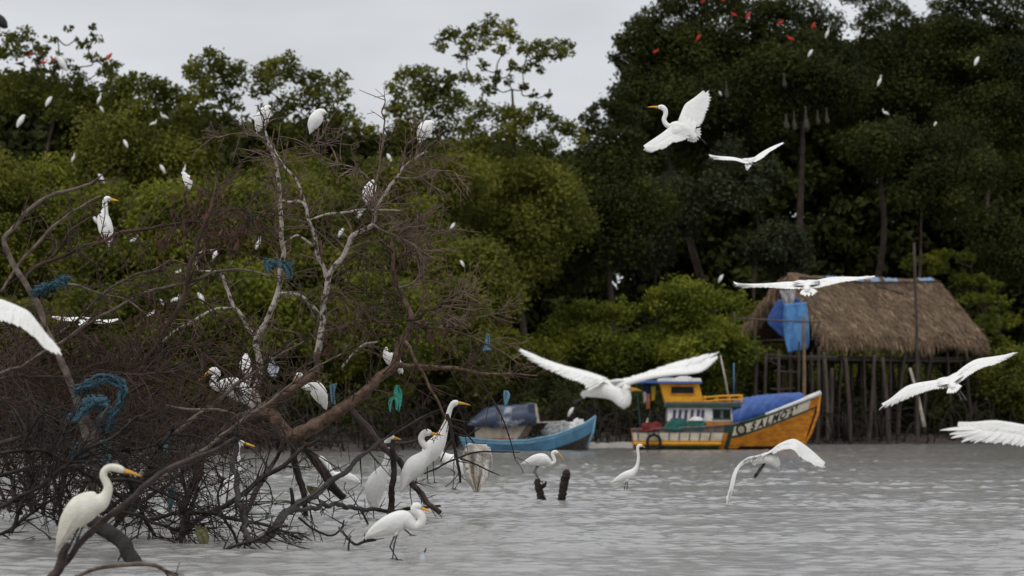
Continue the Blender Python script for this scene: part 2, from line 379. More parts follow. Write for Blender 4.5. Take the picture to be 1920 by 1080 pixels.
cl = CC([(832, 70, 17), (850, 62, 17), (828, 90, 14), (872, 72, 19), (895, 52, 19), (920, 44, 18), (945, 52, 20), (915, 72, 22), (885, 92, 18), (960, 70, 18), (985, 90, 19), (1010, 80, 18), (1040, 82, 18), (1062, 95, 17), (1045, 108, 15), (1015, 105, 17), (1070, 88, 10), (940, 92, 16), (865, 108, 12), (905, 118, 12), (960, 118, 14), (985, 132, 12), (1000, 118, 10), (1015, 128, 9), (930, 145, 13), (955, 155, 11), (895, 150, 16), (870, 140, 15), (915, 170, 16), (985, 160, 10), (1000, 178, 8), (1030, 180, 6)], Y, 1.0)
tree('umbrella_tree', 'tallest open umbrella-topped tree standing against the sky above the left forest', 'tree', FG, cl, 905, Y, M['leafL'], rs, dens=1.7, size=0.21, n_limb=57, trunk_r=0.24, lean=0.3, shell=0.25)
cl = CC([(900, 205, 28), (940, 215, 26), (980, 222, 24), (1015, 210, 20), (1045, 235, 24), (1070, 240, 18), (960, 250, 34), (1020, 265, 32), (900, 260, 40), (1085, 260, 18), (860, 290, 40)], Y, 1.2)
tree('mangrove_tree', 'broad dull green mangrove at the foot of the umbrella-topped tree', 'tree', FG, cl + crown_clumps(980, 260, 520, 125, Y, rs, 34), 960, Y, M['leafL'], rs, dens=2.2)
Y = 178
cl = CC([(1110, 205, 12), (1130, 195, 14), (1100, 225, 18), (1150, 200, 22), (1160, 175, 20), (1140, 240, 28), (1110, 260, 24), (1180, 215, 30), (1165, 260, 34)], Y, 1.0)
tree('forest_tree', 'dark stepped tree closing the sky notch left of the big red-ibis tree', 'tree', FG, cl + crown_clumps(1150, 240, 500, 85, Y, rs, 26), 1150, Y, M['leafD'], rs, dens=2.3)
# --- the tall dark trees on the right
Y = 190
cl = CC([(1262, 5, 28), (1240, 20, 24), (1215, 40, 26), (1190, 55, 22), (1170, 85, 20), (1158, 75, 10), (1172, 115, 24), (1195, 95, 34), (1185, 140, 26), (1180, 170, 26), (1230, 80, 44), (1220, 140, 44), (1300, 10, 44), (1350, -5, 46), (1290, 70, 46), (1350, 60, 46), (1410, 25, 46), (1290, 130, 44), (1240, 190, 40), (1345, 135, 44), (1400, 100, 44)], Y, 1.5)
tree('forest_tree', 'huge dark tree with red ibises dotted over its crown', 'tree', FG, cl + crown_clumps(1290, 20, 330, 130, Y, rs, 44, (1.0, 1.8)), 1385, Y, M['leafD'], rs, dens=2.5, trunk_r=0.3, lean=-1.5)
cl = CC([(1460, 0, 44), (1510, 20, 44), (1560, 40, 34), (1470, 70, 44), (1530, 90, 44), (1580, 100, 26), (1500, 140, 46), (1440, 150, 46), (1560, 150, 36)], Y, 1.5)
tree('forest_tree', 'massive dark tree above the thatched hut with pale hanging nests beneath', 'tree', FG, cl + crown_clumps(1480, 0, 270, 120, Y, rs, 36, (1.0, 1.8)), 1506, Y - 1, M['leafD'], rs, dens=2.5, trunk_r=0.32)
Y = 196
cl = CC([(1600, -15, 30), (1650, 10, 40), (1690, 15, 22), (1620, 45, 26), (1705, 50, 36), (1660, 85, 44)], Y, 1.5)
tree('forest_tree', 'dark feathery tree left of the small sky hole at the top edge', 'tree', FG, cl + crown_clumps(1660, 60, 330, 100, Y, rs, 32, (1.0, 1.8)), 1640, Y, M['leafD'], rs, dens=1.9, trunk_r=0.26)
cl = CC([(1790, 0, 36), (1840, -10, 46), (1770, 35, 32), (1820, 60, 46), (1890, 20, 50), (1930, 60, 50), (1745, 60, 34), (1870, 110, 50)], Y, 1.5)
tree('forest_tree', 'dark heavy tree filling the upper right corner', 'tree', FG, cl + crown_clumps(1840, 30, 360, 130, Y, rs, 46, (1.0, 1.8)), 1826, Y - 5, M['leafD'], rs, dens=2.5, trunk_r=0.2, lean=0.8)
Y = 186
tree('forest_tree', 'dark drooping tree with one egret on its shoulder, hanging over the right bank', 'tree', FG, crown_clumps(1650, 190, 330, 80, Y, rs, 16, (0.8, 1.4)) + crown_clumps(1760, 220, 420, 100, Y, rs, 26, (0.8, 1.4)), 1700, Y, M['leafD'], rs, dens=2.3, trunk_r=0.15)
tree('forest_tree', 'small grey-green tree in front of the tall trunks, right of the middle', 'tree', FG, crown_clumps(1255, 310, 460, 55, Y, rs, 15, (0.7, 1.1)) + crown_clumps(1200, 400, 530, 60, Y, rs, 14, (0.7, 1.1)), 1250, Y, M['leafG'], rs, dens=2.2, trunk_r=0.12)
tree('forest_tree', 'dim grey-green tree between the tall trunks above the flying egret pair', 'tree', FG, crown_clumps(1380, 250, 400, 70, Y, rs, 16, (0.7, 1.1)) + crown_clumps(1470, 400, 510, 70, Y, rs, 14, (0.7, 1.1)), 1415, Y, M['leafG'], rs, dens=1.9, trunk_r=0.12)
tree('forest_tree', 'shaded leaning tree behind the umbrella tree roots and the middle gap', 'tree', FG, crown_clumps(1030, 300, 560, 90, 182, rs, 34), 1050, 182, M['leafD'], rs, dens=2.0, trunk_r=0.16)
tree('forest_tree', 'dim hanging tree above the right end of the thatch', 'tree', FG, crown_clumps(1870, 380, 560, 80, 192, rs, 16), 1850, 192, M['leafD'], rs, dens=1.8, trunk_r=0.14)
# --- middle row of the left bank
Yb = 147
mids = [(-20, 250, 95, 'leafL', 'mid-green bushy mangrove cut by the left frame edge'),
        (95, 290, 95, 'leafM', 'full green mangrove behind the long arching dead branch'),
        (215, 320, 90, 'leafL', 'olive mangrove behind the alert long-necked egret'),
        (335, 300, 85, 'leafM', 'green mangrove behind the small egret on a bare stick'),
        (450, 330, 85, 'leafL', 'olive mangrove behind the forked pale-barked limbs'),
        (590, 300, 85, 'leafL', 'shaded olive mangrove behind the twiggy top of the dead tree'),
        (780, 350, 95, 'leafM', 'yellow-green mangrove behind the right twigs of the dead tree'),
        (880, 430, 75, 'leafL', 'rounded mangrove right of the twigs, before the dark gap')]
for i, (px, yt, hw, lm, lab) in enumerate(mids):
    Y = Yb + rs.uniform(-2, 4) + (6 if px > 700 else 0)
    tree('mangrove_tree', lab, 'tree', FG, crown_clumps(px, yt, 640, hw, Y, rs, 40, (0.7, 1.3)), px + 10, Y, M[lm], rs, dens=2.3, size=0.21, trunk_r=0.13)
# --- bushes on the water's edge
shr = [(30, 520, 90, 'leafL', 142, 'leafy shore bush behind the low wing of the nearest flying egret'), (170, 500, 90, 'leafL', 141, 'yellowish shore bush behind the tangled brush'),
       (320, 470, 85, 'leafL', 141, 'shore bush glimpsed through the dark red twigs'), (455, 470, 85, 'leafM', 142, 'bright shore bush behind the forked pale limbs'),
       (590, 520, 75, 'leafL', 143, 'shore bush behind the blue rag'), (730, 460, 85, 'leafM', 146, 'yellow-green shore bush behind the fine reddish twigs'),
       (860, 520, 80, 'leafL', 150, 'shore bush behind the outermost right twigs')]
for px, yt, hw, lm, Y, lab in shr:
    tree('mangrove_bush', lab, 'bush', 'bushes along the waterline', crown_clumps(px, yt, 775, hw, Y, rs, 34, (0.6, 1.1)), px, Y, M[lm], rs, dens=2.2, size=0.21, trunk_r=0.07, n_limb=22, fork=0.2)
Y = 172
tree('mangrove_bush', 'bright yellow-green bush with a white bird on top, left of the hut', 'bush', 'bushes along the waterline',
     CC([(1270, 540, 34), (1310, 545, 30), (1240, 570, 36), (1350, 560, 28), (1290, 580, 40), (1380, 565, 22)], Y) + crown_clumps(1300, 560, 740, 100, Y, rs, 38, (0.6, 1.1)), 1300, Y, M['leafB'], rs, dens=2.3, size=0.21, trunk_r=0.08, n_limb=22, fork=0.2)
tree('mangrove_bush', 'rounded bright bush behind the big wings over the orange boat', 'bush', 'bushes along the waterline',
     CC([(1060, 595, 30), (1090, 580, 26), (1130, 590, 26), (1165, 585, 30), (1040, 620, 30)], Y) + crown_clumps(1110, 590, 730, 105, Y, rs, 38, (0.6, 1.1)), 1110, Y, M['leafB'], rs, dens=2.3, size=0.21, trunk_r=0.08, n_limb=22, fork=0.2)
tree('mangrove_bush', 'low yellow bush between the dark gap and the blue boat', 'bush', 'bushes along the waterline', crown_clumps(975, 600, 740, 65, 166, rs, 20, (0.6, 1.0)), 980, 166, M['leafM'], rs, dens=2.3, size=0.21, trunk_r=0.07, n_limb=17, fork=0.2)
tree('mangrove_bush', 'mid-green bush under the hut\'s left gable', 'bush', 'bushes along the waterline', crown_clumps(1420, 545, 750, 60, 184, rs, 20, (0.6, 1.0)), 1420, 184, M['leafM'], rs, dens=2.3, size=0.21, trunk_r=0.07, n_limb=17, fork=0.2)
tree('mangrove_bush', 'green bush seen between the stilts under the hut', 'bush', 'bushes along the waterline', crown_clumps(1620, 640, 770, 140, 190, rs, 30, (0.6, 1.0)), 1640, 190, M['leafM'], rs, dens=2.0, size=0.21, trunk_r=0.07, n_limb=17, fork=0.2)
Y = 188
cl = CC([(1700, 495, 18), (1735, 485, 20), (1770, 475, 20), (1805, 480, 18), (1825, 482, 10), (1760, 505, 22), (1800, 520, 22), (1840, 520, 20), (1865, 530, 14), (1820, 560, 24), (1860, 560, 24), (1885, 570, 14), (1850, 600, 26), (1890, 605, 20), (1910, 600, 12), (1875, 640, 26), (1905, 660, 26)], Y, 1.2)
tree('mangrove_bush', 'layered light green shrub reaching up behind the right slope of the thatch', 'bush', 'bushes along the waterline', cl, 1850, Y, M['leafB'], rs, dens=2.0, size=0.21, flat=0.5, trunk_r=0.08, n_limb=30, fork=0.2)
tree('mangrove_bush', 'shaded bush right of the hut at the edge of the frame', 'bush', 'bushes along the waterline', crown_clumps(1910, 640, 790, 80, 180, rs, 22, (0.6, 1.0)), 1900, 180, M['leafL'], rs, dens=2.2, size=0.21, trunk_r=0.07, n_limb=17, fork=0.2)
# --- the depth of the wood behind: nobody can tell its trees apart
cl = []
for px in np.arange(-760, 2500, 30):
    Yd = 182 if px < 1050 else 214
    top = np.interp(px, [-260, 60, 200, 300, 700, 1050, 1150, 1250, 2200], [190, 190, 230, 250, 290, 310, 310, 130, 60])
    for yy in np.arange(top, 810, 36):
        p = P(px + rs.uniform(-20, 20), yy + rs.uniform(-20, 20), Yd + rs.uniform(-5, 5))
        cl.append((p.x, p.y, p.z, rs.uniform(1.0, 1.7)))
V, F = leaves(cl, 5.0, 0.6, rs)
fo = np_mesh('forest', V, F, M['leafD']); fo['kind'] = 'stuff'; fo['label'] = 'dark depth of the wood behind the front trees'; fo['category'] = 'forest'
M['root'] = mat('mangrove_roots', (0.036, 0.025, 0.018), (0.012, 0.009, 0.007), rough=0.85, scale=1.5)
# --- tangle of roots, stems and dead twigs under the mangroves
mb = MB()
for i in range(1300):
    px = rs.uniform(-150, 2050)
    x = P(px, 800, 150).x * 1.05
    y = float(shore(x)) + abs(rs.normal(2.2, 3.0)) + 0.3
    if 18 < x < 30 and rs.rand() < .6: continue
    z = bank_z(x, y) - 0.1; h = rs.uniform(0.4, 2.6)
    dx, dy = rs.normal(0, 1.3, 2)
    q = [(x, y, z), (x + dx * .35, y + dy * .35, z + h * .75), (x + dx, y + dy, z + h * (1 if rs.rand() < .5 else .4))]
    mb.tube(catmull(q, 6), np.linspace(rs.uniform(.02, .06), .012, 6), 4)
uo = mb.build('undergrowth', M['root']); uo['kind'] = 'stuff'; uo['label'] = 'dark tangle of mangrove roots and stems along the bank'; uo['category'] = 'undergrowth'
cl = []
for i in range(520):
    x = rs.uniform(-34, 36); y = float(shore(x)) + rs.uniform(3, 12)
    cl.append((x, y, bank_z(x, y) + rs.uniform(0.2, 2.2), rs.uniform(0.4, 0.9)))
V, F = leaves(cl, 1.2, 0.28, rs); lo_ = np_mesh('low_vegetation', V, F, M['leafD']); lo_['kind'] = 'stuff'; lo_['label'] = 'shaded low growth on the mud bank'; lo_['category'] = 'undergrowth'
# ================================================================== BIRDS
def blade(mb, base, tip, wid, nor, mi=0, n=4, camber=0.0):
    """one feather: a thin pointed strip from base to tip"""
    base = np.asarray(base, float); tip = np.asarray(tip, float); ax = tip - base; ln = np.linalg.norm(ax) + 1e-9
    nor = np.asarray(nor, float); side = np.cross(ax / ln, nor); side /= np.linalg.norm(side) + 1e-9
    prof = [0.55, 0.95, 1.0, 0.75, 0.12]
    vs = []
    for i, w_ in enumerate(prof):
        t = i / 4; c = base + ax * t + np.asarray(nor) * camber * math.sin(math.pi * t)
        vs += [c - side * wid * w_ / 2, c + side * wid * w_ / 2]
    mb.add(vs, [(2 * i, 2 * i + 1, 2 * i + 3, 2 * i + 2) for i in range(4)], mi)

def spine3(spine, Y):
    k = sc(Y); o = []
    for q in spine:
        dz = q[3] if len(q) > 3 else 0.0
        p = P(q[0], q[1], Y + dz); o.append((p.x, p.y, p.z, q[2] / k))
    return arclen(o, 46)
def toes(mb, p, fwd, s=0.05, mi=2):
    p = np.array(p); fwd = np.array(fwd, float); fwd /= np.linalg.norm(fwd); sd = np.array([-fwd[1], fwd[0], 0])
    for a in (0, 0.6, -0.6, math.pi):
        d = fwd * math.cos(a) + sd * math.sin(a); ln = s * (1 if a < 3 else .6)
        mb.tube([p, p + d * ln * .5 + [0, 0, .004], p + d * ln - [0, 0, .004]], [.0055, .005, .002], 5, mi)

def bird_body(mb, spine, Y, bill, flat=0.85, wing=True, ref=(0, 1, 0), billmat=1, body=0, eye=True):
    k = sc(Y); s = spine3(spine, Y); pts, rad = s[:, :3], s[:, 3]
    # deep chest, round neck: the depth follows the height except in the slim neck
    fl = np.where(rad > 0.6 * rad.max(), flat, 1.0); fl = np.convolve(np.r_[[fl[0]] * 3, fl, [fl[-1]] * 3], np.ones(7) / 7, 'valid')
    mb.tube(pts, rad, 14, body, ref=ref, flat=fl)
    if bill:
        x0, y0, x1, y1, r0 = bill[:5]; dz = spine[-1][3] if len(spine[-1]) > 3 else 0
        dz2 = bill[5] if len(bill) > 5 else dz
        a = np.array(P(x0, y0, Y + dz)); b_ = np.array(P(x1, y1, Y + dz2)); tt = np.linspace(0, 1, 7)[:, None]
        bp_ = a * (1 - tt) + b_ * tt; bp_[:, 2] += 0.006 * np.sin(tt[:, 0] * math.pi)
        mb.tube(bp_, np.array([1.05, .95, .8, .66, .5, .32, .06]) * r0 / k, 8, billmat, ref=ref, flat=0.75)
        if eye:
            h = pts[-4]; hr = rad[-4]
            dirv = (b_ - a) / np.linalg.norm(b_ - a)
            for sgn in (-1, 1):
                c = h + dirv * hr * 0.35 + np.array(ref) * sgn * hr * 0.86 + np.array([0, 0, hr * .15])
                mb.tube([c - np.array(ref) * .004, c, c + np.array(ref) * .004], [.004, .0075, .004], 8, 3)
    if wing:
        # folded wings: a long shield on either flank ending in the wing tip over the tail
        im = int(np.argmax(rad)); end = min(len(pts) - 1, im + int(np.argmax(rad[im:] < rad.max() * 0.62)) if (rad[im:] < rad.max() * 0.62).any() else im + 4)
        sel = np.linspace(0, end - 1, 20); ii = sel.astype(int)
        T = np.gradient(pts, axis=0); T /= np.linalg.norm(T, axis=1)[:, None]
        refv = np.array(ref, float)
        for sgn in (-1, 1):
            wp, wr = [], []
            for q, i in enumerate(ii):
                up = np.cross(refv, T[i]); up = up if up[2] >= 0 else -up; up /= np.linalg.norm(up) + 1e-9
                f = math.sin(math.pi * min(1, 0.12 + 0.88 * q / 19) ** 1.0)
                wp.append(pts[i] + up * rad[i] * 0.18 + refv * sgn * rad[i] * flat * 0.60)
                wr.append(max(0.004, rad[i] * (0.35 + 0.45 * f) * (1 if q < 18 else .5)))
            mb.tube(wp, wr, 10, body, ref=ref, flat=0.55)
            for j in range(7):    # flight feather tips and loose plumes over the tail
                q = 1 + j; i = ii[min(q, 19)]
                b0 = np.array(wp[min(q + 4, 19)]) + refv * sgn * wr[min(q + 4, 19)] * .5; tp = np.array(wp[max(0, q - 3)]) + refv * sgn * .004 * j - T[i] * 0.03
                blade(mb, b0, tp, max(.012, rad[i] * .8), refv * sgn, body, camber=.006)
    return pts, rad

def legs3(mb, legs, Y, r=0.007, mi=2, foot=True, dz=0.0, k0=1.0):
    for n_, lg in enumerate(legs):
        pl = [P(q[0], q[1], Y + dz + (q[2] if len(q) > 2 else (0.03 if n_ else -0.03))) for q in lg]
        pp = np.array([tuple(p) for p in pl]); m_ = []
        for a in range(len(pp) - 1): m_ += [pp[a] * (1 - t_) + pp[a + 1] * t_ for t_ in (0, .33, .67)]
        m_.append(pp[-1]); m_ = np.array(m_)
        rr_ = np.full(len(m_), r); rr_[0] = r * 1.8; rr_[1] = r * 1.3
        for a in range(1, len(pp) - 1): rr_[a * 3] = r * 1.45
        mb.tube(m_, rr_, 7, mi)
        # feathered thigh
        d = m_[1] - m_[0]; mb.tube([m_[0] - d * .9, m_[0], m_[0] + d * .55], [.028 * k0, .02 * k0, .008], 8, 0)
        if foot: toes(mb, m_[-1], (1 if n_ == 0 else .8, -.3, 0), .055 * k0, mi)

BM = None
def bird(label, Y, spine, bill=None, legs=None, group='egrets around the fallen tree', cat='egret', name='egret', foot=True, mats=None, **kw):
    mb = MB(); pts, rad = bird_body(mb, spine, Y, bill, **kw)
    if legs: legs3(mb, legs, Y, foot=foot)
    o = mb.build(name, mats or [M['white'], M['bill'], M['leg'], M['eye']], origin=pts[int(np.argmax(rad))])
    return tag(o, label, cat, group)

def wing_surface(mb, LE, TE, Y, dLE, dTE, n_f=26, thick=0.022, mi=0, up=None, seed=0, splay=0.0):
    """an open wing: a thick feathered arm along the leading edge and a row of overlapping flight feathers behind it.
    LE and TE run from shoulder to tip in photo pixels; dLE, dTE are the depths (metres, positive = farther) at shoulder and tip."""
    r = np.random.RandomState(seed)
    le = arclen([(*q, 0) for q in LE], 40)[:, :2]; te = arclen([(*q, 0) for q in TE], 40)[:, :2]
    tt = np.linspace(0, 1, 40)
    def dep(d, t): return np.interp(t, np.linspace(0, 1, len(d)), d)
    A = np.array([tuple(P(le[i, 0], le[i, 1], Y + dep(dLE, tt[i]))) for i in range(40)])
    B = np.array([tuple(P(te[i, 0], te[i, 1], Y + dep(dTE, tt[i]))) for i in range(40)])
    def at(arr, t): 
        g = min(max(t, 0), 1) * 39; i = min(int(g), 38); return arr[i] * (1 - (g - i)) + arr[i + 1] * (g - i)
    span = A[30] - A[0]; nor = np.cross(span, B[5] - A[5]); nor /= np.linalg.norm(nor) + 1e-9
    if nor[2] < 0: nor = -nor
    # arm: airfoil over the front part of the chord
    rings = []
    prof = [(0.0, 0.0), (.05, .8), (.18, 1.0), (.4, .62), (.60, .18), (.72, 0.02), (.60, -.06), (.4, -.12), (.18, -.3), (.05, -.45)]
    for i in range(0, 39):
        t = tt[i]; th = thick * (1 - .72 * t) ; cut = 0.98 if t < .75 else 0.98 - (t - .75) * 1.2
        ch = (B[i] - A[i]) * cut
        rings.append([A[i] + ch * x + nor * th * z for x, z in prof])
    mb.rings(rings, mi)
    for j in range(n_f):
        s_ = (j + 0.5) / n_f
        base_s = s_ * (0.97 - 0.22 * s_)
        base = at(A, base_s) * 0.62 + at(B, base_s) * 0.38
        tip = at(B, min(1, s_ * 1.0)) ; tip = tip + (tip - base) * (0.03 + 0.14 * r.rand())
        if s_ > .7 and splay: tip = tip + (tip - base) * splay * (0.5 + r.rand()) * (s_ - .7) / .3
        nxt = np.linalg.norm(at(B, min(1, s_ + 1 / n_f)) - at(B, max(0, s_ - 1 / n_f))) * .95
        wd = max(0.03, nxt) * (1.15 if s_ < .72 else (1.0 if not splay else .72))
        off = nor * (0.0012 * ((j % 3) - 1) + 0.0006)
        sdv = np.cross(tip - base, nor); sdv /= np.linalg.norm(sdv) + 1e-9
        blade(mb, base + off, tip + off, wd, nor + sdv * (.16 if j % 2 else .05), mi, camber=0.012)
    # small coverts break the smooth arm
    for j in range(n_f):
        s_ = (j + r.rand()) / n_f * .9
        base = at(A, s_) * .8 + at(B, s_) * .2 + nor * thick * .55 * (1 - .7 * s_); tip = at(A, s_ + .03) * .42 + at(B, s_ + .03) * .58 + nor * .004
        blade(mb, base, tip, 0.05, nor, mi, camber=0.008)
    return A, B, nor

def flyer(label, Y, wings, spine, bill=None, legs=None, tail=None, ref=(0, 1, 0), group='egrets flying over the river', flat=0.9, seed=1, splay=0.0, thick=0.022, eye=True, bodywing=False, fm=0.02):
    mb = MB(); pts, rad = bird_body(mb, spine, Y, bill, flat=flat, wing=False, ref=ref, eye=eye)
    r_ = np.random.RandomState(seed + 50); top = int(np.argmax(rad)); lo_i = max(4, int(top * .45)); hi_i = min(len(pts) - 6, top + 6)
    for n_, wg in enumerate(wings):
        A, B, nor = wing_surface(mb, wg[0], wg[1], Y, wg[2], wg[3], seed=seed + n_, splay=splay, thick=thick)
        # shoulder feathers run from the back onto the wing root
        for q in range(26):
            f_ = q / 25; i = int(lo_i + (hi_i - lo_i) * f_); ch = .75 - .65 * f_
            t_ = int(r_.uniform(3, 8)); tgt = A[t_] * (1 - ch) + B[t_] * ch + nor * thick * (.55 if ch < .5 else .15)
            blade(mb, pts[i] + nor * rad[i] * .80, tgt, .05, nor, 0, camber=.012)
    if tail:
        bs = np.array(P(tail[0][0], tail[0][1], Y + tail[0][2])); tp = [np.array(P(q[0], q[1], Y + q[2])) for q in tail[1:]]
        n3 = np.cross(tp[0] - bs, tp[-1] - bs); n3 /= np.linalg.norm(n3) + 1e-9
        cur = arclen([tuple(t_) for t_ in tp], 9)
        for i, c in enumerate(cur): blade(mb, bs + n3 * .0015 * (i % 3), c + n3 * .0015 * (i % 3), np.linalg.norm(cur[0] - cur[-1]) / 9 * 1.7 + .01, n3, 0, camber=.006)
    if legs:
        for lg in legs:
            pp = [tuple(P(q[0], q[1], Y + (q[2] if len(q) > 2 else 0))) for q in lg]
            pp = catmull(pp, 7); mb.tube(pp, [.008, .008, .008, .009, .008, .012, .004], 7, 2)
    o = mb.build('egret', [M['white'], M['bill'], M['leg'], M['eye']], origin=pts[int(np.argmax(rad))])
    return tag(o, label, 'egret', group)

# ---- standing and perched egrets round the fallen tree
bird('largest egret, lower left, curved neck and yellow bill, perched on a slanting branch', 30,
     [(107, 1028, 2), (113, 1014, 8), (124, 992, 16), (138, 972, 24), (154, 955, 28), (172, 945, 25), (188, 941, 18), (198, 930, 11), (203, 915, 8.5), (199, 903, 7.5), (194, 893, 7.2), (196, 883, 7), (204, 877, 7), (215, 877, 7.5), (226, 880, 7), (233, 883, 4.5)],
     (229, 882, 267, 894, 4.6), [[(150, 985), (135, 1015), (122, 1046)], [(158, 980), (146, 1010), (132, 1040)]], mats=[M['cream'], M['bill'], M['leg'], M['eye']])
bird('wading egret with folded S neck and one foot raised', WY(1047),
     [(686, 1007, 2), (697, 1000, 9), (715, 991, 16), (736, 982, 20), (756, 974, 18), (768, 980, 13), (779, 987, 9), (789, 981, 8.5), (791, 970, 8), (785, 962, 8), (778, 956, 8), (778, 950, 8), (784, 950, 7.5), (789, 953, 4.5)],
     (786, 952, 810, 961, 3.4), [[(741, 1002), (731, 1025), (746, 1050)], [(745, 1000), (739, 1022), (736, 1048)], [(758, 992), (765, 998), (772, 1004)]])
bird('egret with an S-curved neck standing on the low branch, its yellow bill level', 50,
     [(753, 922, 2.5), (758, 908, 8), (766, 890, 15), (777, 875, 19), (790, 863, 16), (800, 851, 10), (803, 842, 7.5), (797, 836, 6.5), (791, 828, 6), (790, 820, 6), (795, 813, 6.5), (802, 811, 7), (808, 813, 4.5)],
     (806, 813, 833, 817, 3.2), [[(770, 898), (769, 925), (773, 950)], [(781, 895), (778, 917), (796, 947)]])
bird('tallest egret, neck stretched straight up, rising behind the S-necked one', 53,
     [(781, 888, 3), (789, 874, 9), (800, 858, 15), (812, 842, 18), (822, 828, 15), (830, 813, 9.5), (834, 802, 6.8), (838, 788, 5.6), (842, 773, 5), (846, 762, 5), (852, 756, 6.2), (859, 755, 4.2)],
     (856, 755, 883, 760, 3), [[(812, 858), (813, 885), (815, 905)], [(802, 868), (801, 888), (803, 906)]])
bird('upright egret with a long straight neck behind the black post', 51,
     [(702, 956, 6), (701, 936, 14), (703, 916, 19), (709, 900, 18), (716, 887, 13), (722, 875, 8.5), (726, 860, 6), (727, 845, 5.5), (725, 832, 5.5), (728, 824, 6), (733, 820, 6.2), (738, 822, 4.5)],
     (737, 821, 753, 825, 3), [[(700, 955), (701, 972), (700, 992)]], flat=.95)
bird('small crouching egret facing left with its neck raised, behind the bent black branch', 56,
     [(675, 905, 2), (664, 899, 7), (650, 895, 9.5), (637, 893, 9), (627, 890, 6), (621, 883, 4.2), (615, 872, 3.8), (608, 863, 3.8), (601, 859, 4.6), (596, 860, 3.5)],
     (597, 860, 588, 864, 2.6), [[(648, 902), (645, 915), (650, 925)]])
bird('egret with a long upright neck seen through the black twigs, bill pointing right', 56,
     [(420, 947, 3), (420, 930, 9), (426, 915, 13.5), (433, 902, 11.5), (441, 892, 7.5), (446, 880, 5.2), (447, 865, 4.7), (445, 850, 4.7), (445, 838, 5.5), (450, 831, 6), (457, 832, 4)],
     (455, 831, 483, 839, 3), [[(424, 938), (426, 955), (424, 975)]])
bird('egret leaning forward on the broken stump in open water, head bent down', WY(937),
     [(979, 869, 1.5), (990, 866, 6), (1004, 862, 10), (1018, 861, 11), (1027, 864, 7), (1034, 869, 3.4), (1040, 865, 3.2), (1038, 857, 3.2), (1036, 851, 3.3), (1040, 847, 3.6), (1046, 849, 2.8)],
     (1045, 848, 1057, 862, 2), [[(1008, 871), (1000, 886), (1019, 907)], [(1010, 871), (1004, 885), (1013, 903)]])
bird('lone egret wading upright in open water below the orange boat\'s stern', WY(922),
     [(1147, 905, 1.5), (1157, 900, 5), (1170, 894, 8.2), (1182, 889, 8.5), (1190, 882, 5.6), (1195, 872, 3.2), (1197, 858, 2.7), (1196, 846, 2.6), (1196, 838, 3), (1200, 835, 3.2), (1204, 836, 2.2)],
     (1203, 836, 1210, 840, 1.6), [[(1175, 902), (1171, 914), (1171, 926)], [(1177, 902), (1176, 914), (1174, 927)]], foot=False)
bird('egret with only its back and black legs showing, behind the dirty hanging bag', 56,
     [(868, 888, 4), (860, 876, 11), (848, 866, 14), (837, 859, 10), (829, 851, 6), (825, 843, 5), (823, 834, 4.5), (823, 829, 4.5)],
     None, [[(842, 876), (852, 886), (849, 916)], [(858, 883), (863, 899), (852, 918)]])
bird('egret with bowed head facing left, under the forking red-brown trunk', 52,
     [(611, 767, 2), (606, 752, 10), (599, 738, 14.5), (590, 726, 13.5), (581, 725, 8), (573, 727, 5.2), (567, 722, 4.6), (566, 713, 4.6), (565, 706, 5), (561, 703, 5.6), (556, 706, 4)],
     (557, 706, 547, 720, 3), [[(598, 750), (604, 768), (612, 786)]])
bird('large egret with an orange bill pointing down left, netted by dark twigs', 51,
     [(479, 766, 4), (470, 750, 13), (455, 737, 19), (438, 727, 20), (422, 724, 15), (408, 725, 9), (399, 719, 6.5), (401, 709, 6), (408, 701, 6.5), (402, 695, 7.4), (393, 697, 5)],
     (394, 697, 369, 717, 3.6), [[(452, 750), (455, 768), (452, 784)]])
bird('upright egret half hidden behind the foot of the pale-barked limb', 55,
     [(466, 718, 4), (464, 702, 9), (460, 688, 11.5), (461, 676, 9), (463, 668, 6.2), (464, 663, 4)], None, None)
bird('preening egret curled behind the upper fork of the trunk', 51.5,
     [(753, 699, 4.5), (748, 690, 7), (742, 680, 11), (733, 672, 13), (726, 667, 9), (723, 660, 4.5), (724, 655, 4), (722, 652, 3)], (722, 653, 728, 662, 2), [[(738, 682), (742, 690), (744, 697)]])
bird('alert egret with a stretched neck standing on the left brush, bill to the right', 53,
     [(204, 459, 2.5), (203, 446, 9), (199, 432, 13.5), (196, 418, 13.5), (194, 406, 11), (196, 396, 7), (197, 386, 5), (197, 378, 5), (201, 373, 6), (207, 374, 4)],
     (206, 374, 223, 377, 2.8), [[(200, 448), (201, 460), (201, 474)], [(205, 448), (205, 462), (206, 474)]])
EGT = 'egrets perched on top of the dead tree'
bird('hunched egret on the topmost pale limb, seen against the sky gap', 52,
     [(483, 246, 3), (486, 235, 9), (491, 222, 13), (497, 211, 12), (501, 205, 8.5), (504, 202, 6.2), (506, 203, 4)], (505, 203, 512, 206, 1.6), [[(488, 236), (490, 246), (491, 256)], [(493, 234), (494, 246), (496, 258)]], EGT, billmat=2)
bird('hunched egret on a twig fork, right of the topmost one', 52,
     [(582, 248, 2.5), (586, 236, 10), (592, 224, 13), (598, 215, 11), (603, 211, 8), (607, 212, 6), (609, 214, 4)], (608, 213, 613, 217, 1.6), [[(590, 240), (592, 250), (594, 262)], [(594, 238), (597, 250), (600, 262)]], EGT, billmat=2)
bird('plump hunched egret on the far right twig of the crown', 51,
     [(787, 268, 2.5), (790, 257, 9), (795, 246, 13.5), (802, 237, 12.5), (808, 233, 8.5), (811, 233, 5.8), (813, 234, 3.5)], (812, 234, 817, 236, 1.6), [[(793, 258), (793, 266), (795, 277)], [(798, 256), (798, 266), (800, 279)]], EGT, billmat=2)
